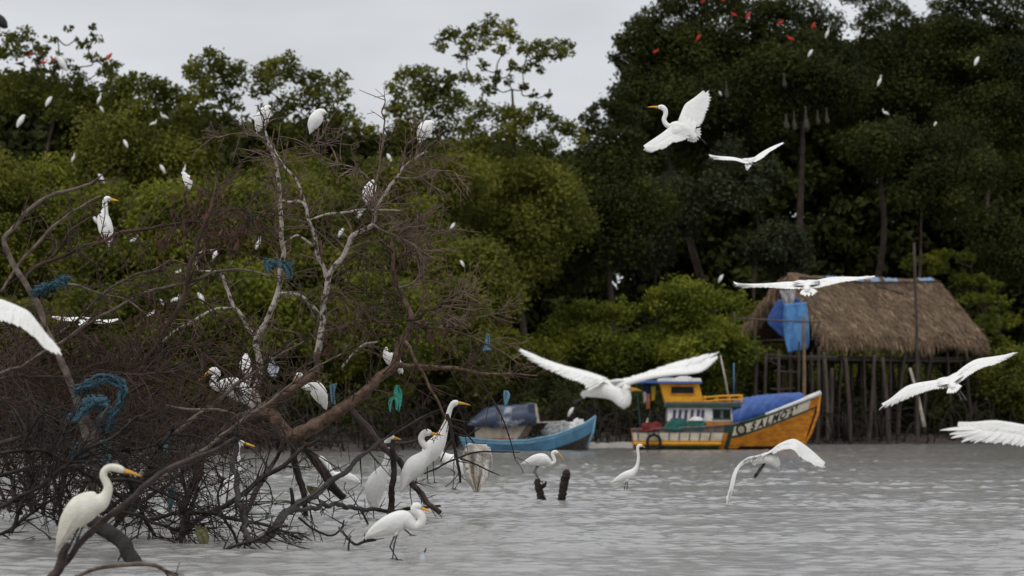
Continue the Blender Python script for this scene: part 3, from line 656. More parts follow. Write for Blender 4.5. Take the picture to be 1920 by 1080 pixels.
bird('headless-looking tucked egret behind the upright twig above the white limb', 52,
     [(690, 385, 2.5), (689, 372, 9), (692, 359, 12), (697, 348, 9.5), (700, 342, 6), (702, 341, 4)], None, [[(690, 376), (692, 385), (693, 394)]], EGT)
bird('small egret facing left on a bare upright stick in the brush', 55,
     [(355, 353, 2.5), (354, 345, 7), (351, 336, 8.2), (347, 330, 6.2), (344, 326, 4.4), (341, 327, 3)], (342, 327, 336, 330, 1.5), [[(350, 348), (350, 355), (347, 362)]], EGT, billmat=2)
# ---- flying egrets
flyer('big egret banking with both wings spread and neck kinked, upper middle right', 47.5,
      [([(1272, 224), (1283, 198), (1293, 189), (1303, 182), (1319, 169)], [(1307, 238), (1317, 228), (1321, 213), (1326, 202), (1330, 185), (1326, 171)], (0.0, .25), (.05, .3)),
       ([(1259, 235), (1243, 248), (1230, 257), (1218, 265), (1205, 274)], [(1292, 257), (1273, 265), (1260, 267), (1247, 277), (1235, 279), (1220, 285), (1208, 279)], (-.02, -.25), (-.08, -.3))],
      [(1304, 260, 6), (1294, 252, 10), (1283, 243, 13), (1272, 238, 12), (1263, 236, 8), (1256, 237, 5.4), (1249, 233, 4.8), (1245, 224, 4.3), (1248, 214, 4.3), (1247, 206, 4.8), (1241, 201, 5), (1234, 201, 3)],
      (1235, 201, 1213, 201, 2.2), [[(1306, 255), (1315, 261), (1324, 270)]], [(1294, 252, 0), (1290, 265, 0), (1298, 267, 0.02), (1306, 266, 0.04), (1315, 254, .06), (1314, 240, .06)], splay=.1)
flyer('small distant-looking egret flying away in a shallow V, right of the banking one', 60,
      [([(1403, 301), (1395, 300), (1372, 295), (1347, 293), (1335, 291), (1327, 289)], [(1403, 306), (1395, 306), (1377, 301), (1355, 300), (1337, 298), (1329, 292)], (0, .1), (-.3, -.05)),
       ([(1405, 303), (1422, 290), (1438, 280), (1455, 272), (1471, 266)], [(1416, 304), (1430, 296), (1443, 285), (1458, 276), (1470, 269)], (0, .1), (-.3, 0))],
      [(1401, 318, 2, -.32), (1402, 312, 4.5, -.2), (1404, 306, 6.5, -.05), (1405, 302, 6, .1), (1405, 300, 4, .2), (1405, 299, 3, .28)], None, [[(1406, 307, -.2), (1412, 309, -.4), (1418, 310, -.6)]], [(1403, 308, -.15), (1396, 311, -.3), (1402, 316, -.38), (1411, 309, -.3)], ref=(0, 0, 1), flat=.9, thick=.018)
flyer('egret gliding away with level wings and fanned tail, in front of the thatch', 37,
      [([(1506, 531), (1476, 530), (1447, 532), (1419, 533), (1387, 532), (1372, 527)], [(1506, 541), (1480, 542), (1454, 540), (1422, 539), (1391, 540), (1375, 533)], (.1, .12), (-.22, .06)),
       ([(1516, 531), (1540, 525), (1560, 521), (1594, 520), (1618, 520), (1644, 517)], [(1520, 541), (1536, 539), (1557, 534), (1579, 529), (1607, 525), (1630, 523), (1641, 519)], (.1, .12), (-.22, .06))],
      [(1513, 545, 3.5, -.35), (1513, 541, 7, -.22), (1512, 537, 9.5, -.05), (1511, 533, 8.5, .12), (1510, 531, 5, .25), (1509, 530, 4, .3)], None, [[(1520, 549, -.35), (1524, 560, -.45), (1530, 572, -.55)]],
      [(1514, 541, -.2), (1500, 551, -.3), (1507, 555, -.42), (1515, 556, -.45), (1523, 555, -.42), (1533, 548, -.3)], ref=(0, 0, 1))
flyer('nearest big egret with wings raised wide across the middle, orange bill, over the boats', 27,
      [([(1140, 713), (1103, 700), (1059, 688), (1022, 675), (1000, 665), (970, 653)], [(1106, 733), (1092, 719), (1066, 710), (1042, 699), (1016, 688), (993, 674), (975, 658)], (.0, .5), (-.12, .35)),
       ([(1146, 728), (1169, 723), (1212, 711), (1256, 704), (1296, 701), (1322, 694), (1350, 667)], [(1130, 716), (1158, 714), (1212, 699), (1256, 684), (1300, 672), (1330, 664), (1348, 663)], (-.05, -.55), (.22, -.3))],
      [(1093, 739, 4, .1), (1106, 736, 9, .08), (1122, 732, 14, .05), (1140, 731, 17, 0), (1155, 738, 15.5, -.05), (1166, 750, 13, -.08), (1171, 756, 11, -.09), (1175, 746, 9, -.1), (1174, 735, 8, -.1), (1175, 728, 8.5, -.1), (1181, 729, 6, -.1)],
      (1182, 730, 1202, 733, 4), [[(1100, 742, .12), (1088, 750, .2), (1075, 757, .25)]], [(1108, 736, .08), (1092, 733, .15), (1088, 740, .15), (1094, 747, .12)], thick=.03)
flyer('egret flying away to the right with wings cocked, in front of the hut stilts', 38,
      [([(1776, 711), (1747, 715), (1714, 720), (1694, 728), (1669, 748), (1650, 759)], [(1776, 727), (1747, 731), (1718, 740), (1694, 750), (1669, 760), (1654, 763)], (.05, .0), (-.15, -.1)),
       ([(1782, 711), (1805, 690), (1830, 675), (1863, 669), (1893, 664), (1904, 659)], [(1795, 721), (1815, 705), (1840, 690), (1863, 683), (1887, 673), (1903, 662)], (.05, .15), (-.15, .05))],
      [(1788, 728, 4, -.3), (1786, 724, 8, -.2), (1783, 719, 10.5, -.05), (1781, 714, 9.5, .1), (1779, 711, 6, .2), (1777, 711, 4.5, .28)], None, [[(1797, 730, -.3), (1805, 740, -.4), (1813, 752, -.5)], [(1795, 732, -.3), (1799, 742, -.38), (1803, 752, -.45)]],
      [(1785, 722, -.18), (1776, 738, -.3), (1785, 738, -.36), (1793, 736, -.38), (1804, 725, -.3)], ref=(0, 0, 1), splay=.15)
flyer('egret cut by the right frame edge, only a broad wing with splayed feathers showing', 30,
      [([(1990, 806), (1950, 800), (1920, 796), (1891, 791), (1863, 788), (1825, 791), (1805, 791), (1792, 791)], [(1990, 850), (1950, 842), (1920, 836), (1883, 830), (1844, 827), (1815, 820), (1799, 813), (1790, 802)], (0, 0), (-.1, -.05)),
       ([(2010, 808), (2050, 780), (2100, 765), (2180, 770)], [(2025, 840), (2060, 815), (2110, 795), (2175, 778)], (0, .3), (-.1, .2))],
      [(2075, 850, 4), (2050, 845, 12), (2020, 832, 18), (1995, 826, 16), (1978, 832, 9), (1972, 842, 7), (1966, 836, 7), (1958, 834, 4)], (1958, 834, 1934, 838, 3.5), None, None, splay=.4, thick=.028)
flyer('egret flying low over open water with both wings bowed down and black legs trailing', 38,
      [([(1446, 846), (1458, 836), (1473, 828), (1490, 824), (1507, 833), (1525, 847), (1540, 861), (1550, 870)], [(1449, 852), (1466, 844), (1488, 843), (1500, 855), (1518, 866), (1536, 874), (1546, 874)], (.05, -.1), (-.12, -.25)),
       ([(1440, 849), (1423, 855), (1404, 859), (1387, 871), (1376, 887), (1370, 911), (1364, 933), (1362, 950)], [(1430, 862), (1407, 866), (1393, 872), (1383, 884), (1378, 902), (1373, 923), (1368, 941), (1363, 950)], (.05, .4), (-.1, .2))],
      [(1410, 869, 2.5), (1422, 864, 6), (1436, 860, 9.5), (1447, 862, 10.5), (1454, 868, 8), (1457, 872, 6), (1458, 866, 4.8), (1455, 858, 4.5), (1454, 854, 4.5), (1457, 853, 3)], (1456, 853, 1462, 860, 1.8),
      [[(1436, 868), (1426, 882), (1415, 897)], [(1433, 868), (1422, 882), (1413, 895)]], [(1424, 862, 0), (1408, 867, .06), (1410, 871, 0), (1415, 873, -.05)])
flyer('egret cut by the left frame edge, only one drooping wing showing', 28,
      [([(-70, 572), (-30, 560), (0, 561), (20, 568), (39, 576), (55, 585), (73, 607), (91, 631), (118, 661)], [(-70, 615), (-30, 606), (0, 600), (19, 604), (43, 613), (62, 628), (78, 641), (89, 654), (114, 661)], (0, -.2), (-.15, -.3)),
       ([(-95, 572), (-130, 555), (-180, 560), (-230, 590)], [(-95, 612), (-130, 600), (-180, 598), (-225, 600)], (0, .3), (-.1, .3))],
      [(-20, 640, 5, -.3), (-45, 625, 13, -.2), (-75, 603, 20, 0), (-98, 588, 17, .1), (-112, 585, 9, .2), (-120, 592, 7, .25), (-128, 588, 7, .28), (-136, 588, 4, .3)], (-136, 588, -160, 592, 3.5), None, None, thick=.028)
flyer('far egret with level wings glimpsed through the left brush', 60,
      [([(160, 598), (143, 595), (130, 596), (110, 594), (95, 593)], [(160, 604), (143, 602), (130, 602), (110, 600), (97, 596)], (0, .1), (-.25, 0)),
       ([(165, 598), (180, 599), (195, 600), (212, 599), (224, 597)], [(168, 605), (180, 606), (195, 606), (210, 604), (222, 600)], (0, .1), (-.25, 0))],
      [(150, 611, 2, -.3), (155, 607, 5, -.2), (161, 602, 7, 0), (164, 600, 5.5, .1), (166, 599, 4, .2), (167, 598, 3, .25)], None, None, [(158, 605, -.15), (146, 609, -.3), (152, 612, -.3), (160, 611, -.3)], ref=(0, 0, 1), thick=.018)

# ---- egrets and ibises far off in the trees: small copies of three perched postures
def proto_bird(kind, mats, name):
    """perched 0.5 m tall, facing +x, feet at the origin"""
    mb = MB()
    pos = {'hunched': [(-.13, .06, .012), (-.10, .14, .05), (-.04, .25, .082), (.02, .35, .075), (.06, .41, .05), (.09, .43, .036), (.115, .425, .02)],
           'upright': [(-.11, .03, .012), (-.09, .11, .045), (-.05, .22, .072), (.0, .32, .062), (.035, .40, .036), (.03, .46, .025), (.03, .51, .025), (.055, .54, .032), (.09, .535, .018)],
           'level': [(-.24, .16, .01), (-.17, .20, .04), (-.06, .25, .075), (.05, .28, .07), (.11, .31, .04), (.14, .36, .026), (.13, .42, .024), (.15, .45, .03), (.185, .445, .016)]}[kind]
    s = arclen([(x, 0, z, r) for x, z, r in pos], 26)
    mb.tube(s[:, :3], s[:, 3], 12, 0, ref=(0, 1, 0), flat=.85)
    e = s[-1]; mb.tube([(e[0] - .01, 0, e[2]), (e[0] + .05, 0, e[2] - .012), (e[0] + .10, 0, e[2] - .03)], [.014, .009, .002], 6, 1)
    im = 11
    for sg in (-1, 1):
        mb.tube([(s[i][0], sg * s[i][3] * .5, s[i][2] + .01) for i in range(0, 16)], [max(.005, s[i][3] * .75) for i in range(0, 16)], 8, 0, ref=(0, 1, 0), flat=.5)
        mb.tube([(-.03, sg * .025, .2), (-.035, sg * .025, .1), (-.02, sg * .025, 0)], [.016, .007, .006], 6, 2)
    return mb.build(name, mats)
pro = {k: proto_bird(k, [M['white'], M['billdark'], M['leg']], 'egret') for k in ('hunched', 'upright', 'level')}
pri = {k: proto_bird(k, [M['red'], M['billdark'], M['leg']], 'scarlet_ibis') for k in ('hunched', 'level')}
used = set()
def place(src, key, px, py, Y, hpx, flip, label, cat, group):
    o = src[key]
    if id(o) in used: o = o.copy(); COL.objects.link(o)
    used.add(id(src[key]))
    h = {'hunched': .46, 'upright': .56, 'level': .48}[key]
    p = P(px, py + hpx / 2, Y); o.location = p; s_ = hpx / sc(Y) / h
    o.scale = (s_, s_, s_); o.rotation_euler = (0, 0, (math.pi if flip else 0) + random.uniform(-.5, .5))
    return tag(o, label, cat, group)
random.seed(5)
FE = 'white egrets perched in the far trees'
far = [('hunched', 92, 192, 146, 22, 0, 'white egret in the upper left crown, between the frame edge and the open-topped tree'),
       ('hunched', 40, 229, 145, 28, 0, 'white egret nearest the left edge, leaning beside the tip of a bare stick'),
       ('upright', 187, 185, 146, 22, 0, 'slim white egret perched high left of the sky gap, with another right below'),
       ('hunched', 190, 206, 146, 14, 1, 'tiny pale egret just under the slim one on the upper left'),
       ('level', 288, 232, 144, 16, 0, 'white egret sitting low left in the close pair on the mid-left crown'),
       ('level', 307, 219, 144, 18, 1, 'white egret sitting higher right in the close pair on the mid-left crown'),
       ('hunched', 235, 271, 144, 18, 1, 'faint white egret in shade below the close pair'),
       ('upright', 138, 296, 142, 18, 0, 'dim white egret above the arching branch on the left'),
       ('hunched', 189, 337, 139, 22, 1, 'white egret just behind the tip of the arching dead branch'),
       ('hunched', 304, 318, 139, 18, 1, 'pale egret left of the small egret on the stick'),
       ('upright', 346, 318, 139, 18, 0, 'blurred egret directly behind the small egret on the stick'),
       ('hunched', 729, 297, 146, 18, 1, 'white egret seen between two upright twigs near the top of the dead tree'),
       ('hunched', 676, 402, 135, 20, 0, 'pale egret below the long horizontal white twig'),
       ('hunched', 640, 438, 135, 20, 0, 'white egret left of the kinked white limb'),
       ('upright', 485, 456, 135, 26, 0, 'white egret left of the straight pale limb, above the blue rag'),
       ('hunched', 405, 478, 135, 20, 0, 'white egret in the loop of a bent pale twig'),
       ('hunched', 849, 427, 135, 18, 0, 'round white egret on the right-hand green crown'),
       ('hunched', 866, 495, 135, 14, 1, 'small white egret lower on the right-hand green crown'),
       ('level', 252, 450, 135, 18, 0, 'white egret right of the alert long-necked one'),
       ('hunched', 178, 414, 135, 18, 1, 'blurred egret peeping out left of the alert long-necked one'),
       ('level', 330, 562, 135, 20, 0, 'white egret in the bushes behind the dark leaning limb'),
       ('hunched', 303, 567, 135, 14, 1, 'small white egret just left of the dark leaning limb'),
       ('hunched', 376, 561, 135, 24, 1, 'pale egret right of the dark leaning limb'),
       ('level', 283, 590, 135, 18, 0, 'white egret low in the brush, right of the far flying one'),
       ('level', 335, 510, 135, 14, 0, 'pale egret above the dark leaning limb crossing'),
       ('hunched', 1352, 524, 165, 18, 0, 'white egret on top of the bright bush left of the hut'),
       ('upright', 1552, 62, 181, 22, 0, 'white egret at the top of the dark wood, right of the red ibises'),
       ('upright', 1611, 62, 187, 22, 0, 'white egret at the top of the dark wood below the lacy leaves'),
       ('hunched', 1520, 101, 180, 16, 0, 'pale egret below the lowest red ibis'),
       ('upright', 1650, 152, 177, 22, 0, 'white egret midway in the dark wood above the drooping tree'),
       ('hunched', 1832, 116, 181, 20, 0, 'white egret alone in the far upper right crown'),
       ('level', 1660, 212, 177, 16, 1, 'white egret on the shoulder of the drooping dark tree'),
       ('hunched', 1754, 233, 177, 10, 0, 'smallest white egret speck, right of the drooping dark tree'),
       ('hunched', 1350, 176, 180, 10, 1, 'tiny white speck of an egret right of the banking flyer'),
       ('hunched', 115, 122, 149, 34, 1, 'blurred white egret in the open crown beside the red birds')]
for kd, px, py, Y, hp, fl_, lab in far: place(pro, kd, px, py, Y, hp, fl_, lab, 'egret', FE)
place(pro, 'hunched', 1071, 774, 150, 20, 0, 'white egret standing on the bank above the blue boat\'s bow', 'egret', FE)
FI = 'red ibises dotted over the tree tops'
ib = [('level', 58, 102, 154, 10, 0, 'dull red ibis leftmost in the open-topped tree'), ('level', 83, 118, 154, 15, 0, 'bright red ibis lowest in the open-topped tree'),
      ('hunched', 97, 111, 154, 12, 1, 'red ibis right of the bright low one in the open-topped tree'), ('hunched', 206, 107, 154, 15, 0, 'red ibis alone against the sky at the right of the open-topped tree'),
      ('level', 1230, 97, 184, 13, 0, 'red ibis leftmost on the huge dark tree'), ('hunched', 1310, 72, 184, 14, 0, 'red ibis lone on the middle of the huge dark crown'),
      ('level', 1376, 28, 184, 13, 1, 'red ibis left of the close pair near the top edge'), ('hunched', 1403, 31, 184, 15, 0, 'red ibis right of the close pair near the top edge'),
      ('level', 1463, 44, 184, 14, 0, 'red ibis above the largest looking one'), ('level', 1482, 73, 183, 15, 1, 'lowest and widest red ibis above the hut'),
      ('hunched', 1526, 49, 184, 13, 0, 'red ibis rightmost on the dark wood'), ('level', 1318, 3, 184, 10, 0, 'red ibis cut by the top edge, left one'), ('level', 1355, 1, 184, 10, 1, 'red ibis cut by the top edge, right one')]
for kd, px, py, Y, hp, fl_, lab in ib: place(pri, kd, px, py, Y - 1.5, hp * 1.08, fl_, lab, 'ibis', FI)
mb = MB(); s = spine3([(14, 52, 2), (8, 47, 8), (0, 38, 10), (-10, 30, 8), (-18, 24, 6), (-26, 24, 3)], 140)
mb.tube(s[:, :3], s[:, 3], 10, 0, ref=(0, 1, 0), flat=.8)
for sg in (-1, 1): mb.tube([tuple(s[i, :3] + [0, sg * s[i, 3] * .5, 0]) for i in range(2, 30)], [s[i, 3] * .8 for i in range(2, 30)], 8, 0, ref=(0, 1, 0), flat=.5)
e = s[-1]; mb.tube([e[:3], e[:3] - [.12, 0, .03]], [.03, .005], 6, 1)
k = s[18]; mb.tube([k[:3], k[:3] - [0, 0, .5]], [.015, .012], 6, 1)
tag(mb.build('vulture', [M['black'], M['billdark']], origin=s[20, :3]), 'dark bird half cut off by the upper left frame edge', 'bird')
# ================================================================== THE FALLEN TREES
rt = np.random.RandomState(21)
def rot(v, ax, a):
    ax = ax / (np.linalg.norm(ax) + 1e-9)
    return v * math.cos(a) + np.cross(ax, v) * math.sin(a) + ax * np.dot(ax, v) * (1 - math.cos(a))
def grow(mb, p, d, ln, r, lvl, r_=rt, droop=-0.02, wig=0.16, dens=4.0, rmin=0.0042, spread=(0.5, 1.25), mi=0):
    """a twig that bends steadily and carries smaller twigs"""
    n = max(4, int(ln / 0.07)); n = min(n, 14); st = ln / n
    ax = r_.normal(size=3); cur = r_.normal(0, 0.9)
    pts = [np.array(p, float)]; ds = []
    d = d / np.linalg.norm(d)
    for i in range(n):
        d = rot(d, ax, cur * st) + r_.normal(0, wig, 3) * math.sqrt(st) + np.array([0, 0, droop]); d /= np.linalg.norm(d)
        ds.append(d); pts.append(pts[-1] + d * st)
        if pts[-1][2] < -0.05: break
    n = len(pts) - 1
    rad = np.maximum(rmin, np.linspace(r, max(rmin, r * .35), n + 1))
    mb.tube(pts, rad, 6 if r > .014 else (5 if r > .008 else 4), mi)
    if lvl > 0:
        k = r_.poisson(max(1, ln * dens))
        for _ in range(k):
            t = r_.uniform(.18, 1); i = min(n - 1, int(t * n))
            pr = np.cross(ds[i], r_.normal(size=3)); nd = rot(ds[i], pr, r_.uniform(*spread))
            grow(mb, pts[i], nd, ln * r_.uniform(.25, .6) * (1.1 - .4 * t), max(rmin, rad[i] * .6), lvl - 1, r_, droop, wig, dens, rmin, spread, mi)

def limb(root, pts, Y, m, tw=None, tm=None, name='limb', knob=.14, mi_sides=9, wob=.55, label=None):
    """pts: (px, py, radius px[, depth offset m]); tw = (twigs per metre, length, radius, levels)"""
    o = []; rs_ = RS
    for i, q in enumerate(pts):
        dz = q[3] if len(q) > 3 else 0.0
        p = P(q[0], q[1], Y + dz); o.append((p.x, p.y, p.z, q[2] * rs_ / sc(Y)))
    tot = sum(np.linalg.norm(np.array(o[i + 1][:3]) - np.array(o[i][:3])) for i in range(len(o) - 1))
    n = int(np.clip(tot / 0.045, 8, 90)); s = arclen(o, n)
    ker = np.ones(5) / 5; jit = rt.normal(0, 1, (n + 8, 3)); jit = np.stack([np.convolve(np.convolve(jit[:, c_], ker, 'valid'), ker, 'valid') for c_ in range(3)], 1)
    s[:, :3] += jit[:n] * 2.2 * np.minimum(.03, s[:, 3:4] * wob) * np.minimum(1, np.minimum(np.arange(n), np.arange(n)[::-1]) / 4.0)[:, None]
    s[:, 3] = np.maximum(s[:, 3], .004)
    mb = MB(); mb.tube(s[:, :3], s[:, 3], mi_sides if s[:, 3].max() > .03 else 7, 0, knob=knob, rng=rt)
    ob = mb.build(name, m, root)
    if label: ob['label'] = label
    if tw:
        den, ln, r0, lv = tw[:4]; kw = tw[4] if len(tw) > 4 else {}
        t2 = MB(); T = np.gradient(s[:, :3], axis=0); T /= np.linalg.norm(T, axis=1)[:, None]
        for _ in range(int(tot * den * TWD)):
            t = rt.rand() ** .8; i = min(n - 1, int(t * n))
            pr = np.cross(T[i], rt.normal(size=3)); nd = rot(T[i], pr, rt.uniform(.5, 1.3))
            grow(t2, s[i, :3], nd, ln * rt.uniform(.45, 1.25), min(r0, s[i, 3] * .8), lv, **kw)
        c = t2.build('twigs', tm or M['twig'], ob, None)
        c.parent = ob; c.location = (0, 0, 0)
    return ob
RS, TWD = 0.86, 1.0

DT = 'fallen dead trees in the shallows'
YT = 50.0
RS, TWD = 0.76, 3.4
# ---------------- pale-limbed fallen tree
ra = empty('dead_tree', P(545, 826, YT), 'big fallen dead tree with red-brown forked trunk and pale speckled limbs full of perched egrets', 'tree', DT)
R, PL, TW, TR, GB, WT = M['redbark'], M['pale'], M['twig'], M['twigred'], M['greybark'], M['wet']
limb(ra, [(250, 912, 15, .9), (320, 872, 16, .8), (380, 842, 18, .6), (430, 808, 20, .3), (470, 784, 20), (500, 778, 19)], YT, M['wetbrown'], (4, .6, .012, 2), TR, 'trunk', .14, 12)
limb(ra, [(462, 790, 17), (480, 780, 19), (505, 780, 20), (530, 800, 20), (550, 818, 19), (585, 798, 18), (620, 779, 16), (655, 760, 15), (690, 735, 13.5), (722, 704, 12), (745, 682, 11), (757, 652, 9.5), (765, 622, 8.5), (768, 600, 8), (760, 572, 6.5), (749, 538, 6), (741, 502, 5.4), (736, 470, 5), (732, 436, 3.6)], YT, R, (3.0, .8, .012, 2), TR, 'trunk', .12, 12)
limb(ra, [(486, 772, 14), (510, 752, 12), (540, 732, 11), (570, 712, 10), (586, 700, 9.5), (592, 684, 8.5), (594, 660, 8)], YT, R, None)
limb(ra, [(594, 664, 8.5), (598, 640, 8), (606, 606, 7.5), (607, 580, 7.5), (606, 555, 7.5), (613, 526, 7), (626, 500, 7), (640, 480, 6.8), (650, 460, 6.6), (662, 442, 6.2), (680, 430, 6), (699, 421, 5.6), (698, 404, 5), (704, 394, 4.6), (716, 370, 4.4), (732, 348, 4.2), (746, 334, 3.8), (757, 317, 3.4), (775, 300, 3), (792, 288, 2.6), (806, 285, 2)], YT, PL, (4.6, .62, .010, 2), TW)
limb(ra, [(486, 780, 9, .4), (480, 745, 8.5, .4), (484, 705, 8, .4), (487, 670, 7.6, .4), (480, 634, 7.4, .4), (492, 608, 7.2, .4), (511, 576, 7, .4), (522, 545, 6.6, .4), (527, 500, 6.2, .4), (530, 462, 6, .4), (526, 422, 5.6, .4), (523, 390, 5.4, .4), (523, 342, 5, .4), (515, 300, 4.5, .4), (505, 272, 4, .4), (497, 246, 3, .4)], YT + .5, PL, (2.8, .6, .010, 2), TW)
limb(ra, [(482, 634, 6), (462, 602, 5.4), (441, 575, 5), (425, 542, 4.4), (415, 512, 3.6), (396, 508, 3), (373, 505, 2.8), (370, 485, 2.4), (380, 471, 2.2), (406, 468, 1.8)], YT + .9, PL, (2.6, .5, .008, 1), TW)
limb(ra, [(436, 578, 4), (410, 580, 3.6), (385, 590, 3.4), (360, 604, 3.2), (334, 616, 3), (312, 634, 2.6), (290, 650, 2)], YT + .9, PL, (2.6, .45, .008, 1), TW)
limb(ra, [(523, 550, 5), (550, 553, 4.6), (572, 563, 4.4), (591, 582, 4.2), (604, 598, 4)], YT + .5, PL, (4, .5, .009, 2), TW)
limb(ra, [(611, 522, 5.4), (600, 490, 5), (591, 462, 4.8), (588, 440, 4.6), (580, 410, 4.4), (574, 386, 4), (560, 375, 3.6), (545, 378, 3.2), (529, 376, 2.8)], YT + .2, PL, (4, .55, .009, 2), TW)
limb(ra, [(590, 463, 2.8), (575, 450, 2.6), (560, 441, 2.4), (546, 448, 2.2), (531, 457, 2)], YT + .2, PL, None)
limb(ra, [(574, 386, 3.4), (570, 372, 3), (556, 340, 2.8), (532, 310, 2.6), (512, 280, 2.4), (499, 262, 2)], YT + .3, PL, (4.5, .5, .008, 2), TW)
limb(ra, [(583, 412, 2.6), (610, 402, 2.8), (640, 399, 2.8), (680, 393, 3), (712, 393, 2.6), (752, 395, 2)], YT, PL, (4.5, .55, .008, 2), TW)
limb(ra, [(699, 420, 3), (720, 434, 2.8), (746, 445, 2.5), (775, 458, 2.3), (800, 480, 2)], YT - .3, GB, (6, .6, .009, 2), TW)
limb(ra, [(712, 395, 2.6), (735, 410, 2.4), (756, 440, 2.4), (775, 470, 2.2), (793, 494, 2), (792, 520, 1.8)], YT + .4, GB, (6, .6, .009, 2), TW)
limb(ra, [(701, 420, 2.8), (706, 400, 2.8), (702, 362, 2.7), (707, 330, 2.6), (712, 300, 2.5), (717, 278, 2.4), (720, 243, 2.3), (722, 226, 2.1), (716, 210, 1.8), (722, 193, 1.6), (721, 182, 1.2)], YT - .2, GB, (3, .4, .007, 1), TW)
limb(ra, [(720, 240, 1.7), (733, 260, 1.9), (738, 246, 1.5), (741, 238, 1.2)], YT - .2, WT, None)
limb(ra, [(752, 326, 2.6), (757, 295, 2.4), (761, 275, 2.2), (775, 262, 2), (787, 254, 1.7)], YT + .1, GB, (4, .4, .007, 1), TW)
limb(ra, [(748, 333, 2.8), (770, 334, 2.6), (790, 331, 2.5), (810, 320, 2.3), (832, 321, 2), (853, 325, 1.8), (865, 346, 1.4)], YT - .1, GB, (3.4, .45, .007, 2), TW)
limb(ra, [(790, 332, 2.2), (806, 346, 2), (822, 355, 1.8), (834, 362, 1.5)], YT - .1, GB, (4, .4, .007, 1), TW)
limb(ra, [(700, 345, 2.4), (685, 328, 2.3), (666, 314, 2.2), (642, 309, 2), (616, 306, 2), (600, 296, 1.8), (585, 280, 1.6)], YT + .3, GB, (5, .5, .008, 2), TW)
limb(ra, [(604, 310, 2), (592, 285, 2), (582, 274, 2), (604, 258, 1.7), (606, 246, 1.4)], YT + .5, GB, (5, .5, .008, 2), TW)
limb(ra, [(582, 274, 1.8), (612, 269, 1.7), (637, 264, 1.4)], YT + .5, GB, (5, .4, .007, 2), TW)
limb(ra, [(498, 258, 2.2), (470, 255, 2), (452, 250, 1.9), (430, 251, 1.7), (408, 258, 1.5), (398, 252, 1.2)], YT + .7, GB, (4, .4, .007, 2), TW)
limb(ra, [(496, 252, 2.2), (494, 235, 2), (496, 224, 1.8), (488, 210, 1.6), (482, 197, 1.3)], YT - .2, WT, (3, .3, .006, 1), WT)
limb(ra, [(496, 224, 1.5), (512, 221, 1.5), (529, 214, 1.2)], YT - .2, WT, None)
limb(ra, [(600, 640, 3), (625, 625, 2.8), (650, 610, 2.6), (680, 605, 2.3), (706, 598, 2), (735, 590, 1.6)], YT + .4, TR, (6, .55, .009, 2), TR)
limb(ra, [(606, 560, 2.8), (630, 548, 2.6), (660, 560, 2.4), (690, 590, 2.2), (712, 606, 2)], YT - .3, TR, (6, .55, .009, 2), TR)
limb(ra, [(640, 690, 3), (660, 665, 3.2), (682, 646, 3), (708, 641, 2.4)], YT + .2, PL, (3, .5, .008, 1), TW)
limb(ra, [(742, 684, 6.5), (780, 684, 6), (812, 686, 5.4), (845, 689, 5), (880, 696, 4.4), (920, 701, 3.4), (962, 702, 2.4), (1008, 704, 1.4)], YT - .2, R, (3.4, .6, .010, 2), TR)
limb(ra, [(766, 602, 4.4), (800, 610, 4), (850, 620, 3.6), (880, 632, 3.2), (912, 645, 2.8), (945, 662, 2.2), (975, 684, 1.5)], YT, R, (4, .6, .009, 2), TW)
limb(ra, [(762, 600, 3.4), (785, 598, 3.2), (798, 582, 2.8), (820, 578, 2.6), (838, 560, 2.2), (870, 550, 1.8), (892, 547, 1.3)], YT - .3, WT, (5, .6, .009, 2), TW)
limb(ra, [(820, 612, 2.4), (845, 600, 2.2), (868, 598, 2), (880, 578, 1.8), (900, 560, 1.6), (918, 550, 1.2)], YT - .1, GB, (3.6, .5, .008, 2), TW)
limb(ra, [(866, 599, 1.8), (900, 594, 1.6), (930, 588, 1.3), (950, 585, 1)], YT - .1, GB, (4, .4, .007, 1), TW)
limb(ra, [(760, 640, 5, .1), (775, 662, 4.6), (786, 688, 4.2), (800, 712, 3.8), (815, 740, 3.4), (828, 768, 3), (838, 788, 2)], YT - .4, R, (3, .5, .009, 2), TR)
limb(ra, [(905, 642, 2.2), (893, 665, 2.2), (880, 690, 2), (870, 702, 1.5)], YT, WT, (3, .3, .007, 1), TR)
limb(ra, [(893, 702, 2.6), (905, 722, 2.4), (920, 745, 2.2), (936, 772, 2), (948, 800, 1.8), (960, 838, 1.6), (966, 862, 1.2)], YT - .5, WT, (1.6, .4, .007, 1), TR)
limb(ra, [(742, 510, 2.6), (756, 492, 2.5), (770, 460, 2.4), (776, 430, 2), (790, 400, 1.6)], YT + .3, GB, (6.5, .6, .009, 2), TW)
limb(ra, [(748, 540, 2.8), (775, 530, 2.6), (790, 505, 2.4), (798, 470, 2.2), (812, 440, 1.8), (838, 430, 1.3)], YT - .2, GB, (6, .6, .009, 2), TW)
limb(ra, [(736, 480, 2.6), (720, 460, 2.4), (700, 450, 2.2), (682, 470, 2), (672, 500, 1.6)], YT + .4, TR, (6.5, .55, .009, 2), TR)
limb(ra, [(756, 560, 2.6), (730, 548, 2.4), (704, 560, 2.2), (680, 545, 2), (655, 530, 1.6)], YT + .5, TR, (6.5, .55, .009, 2), TR)
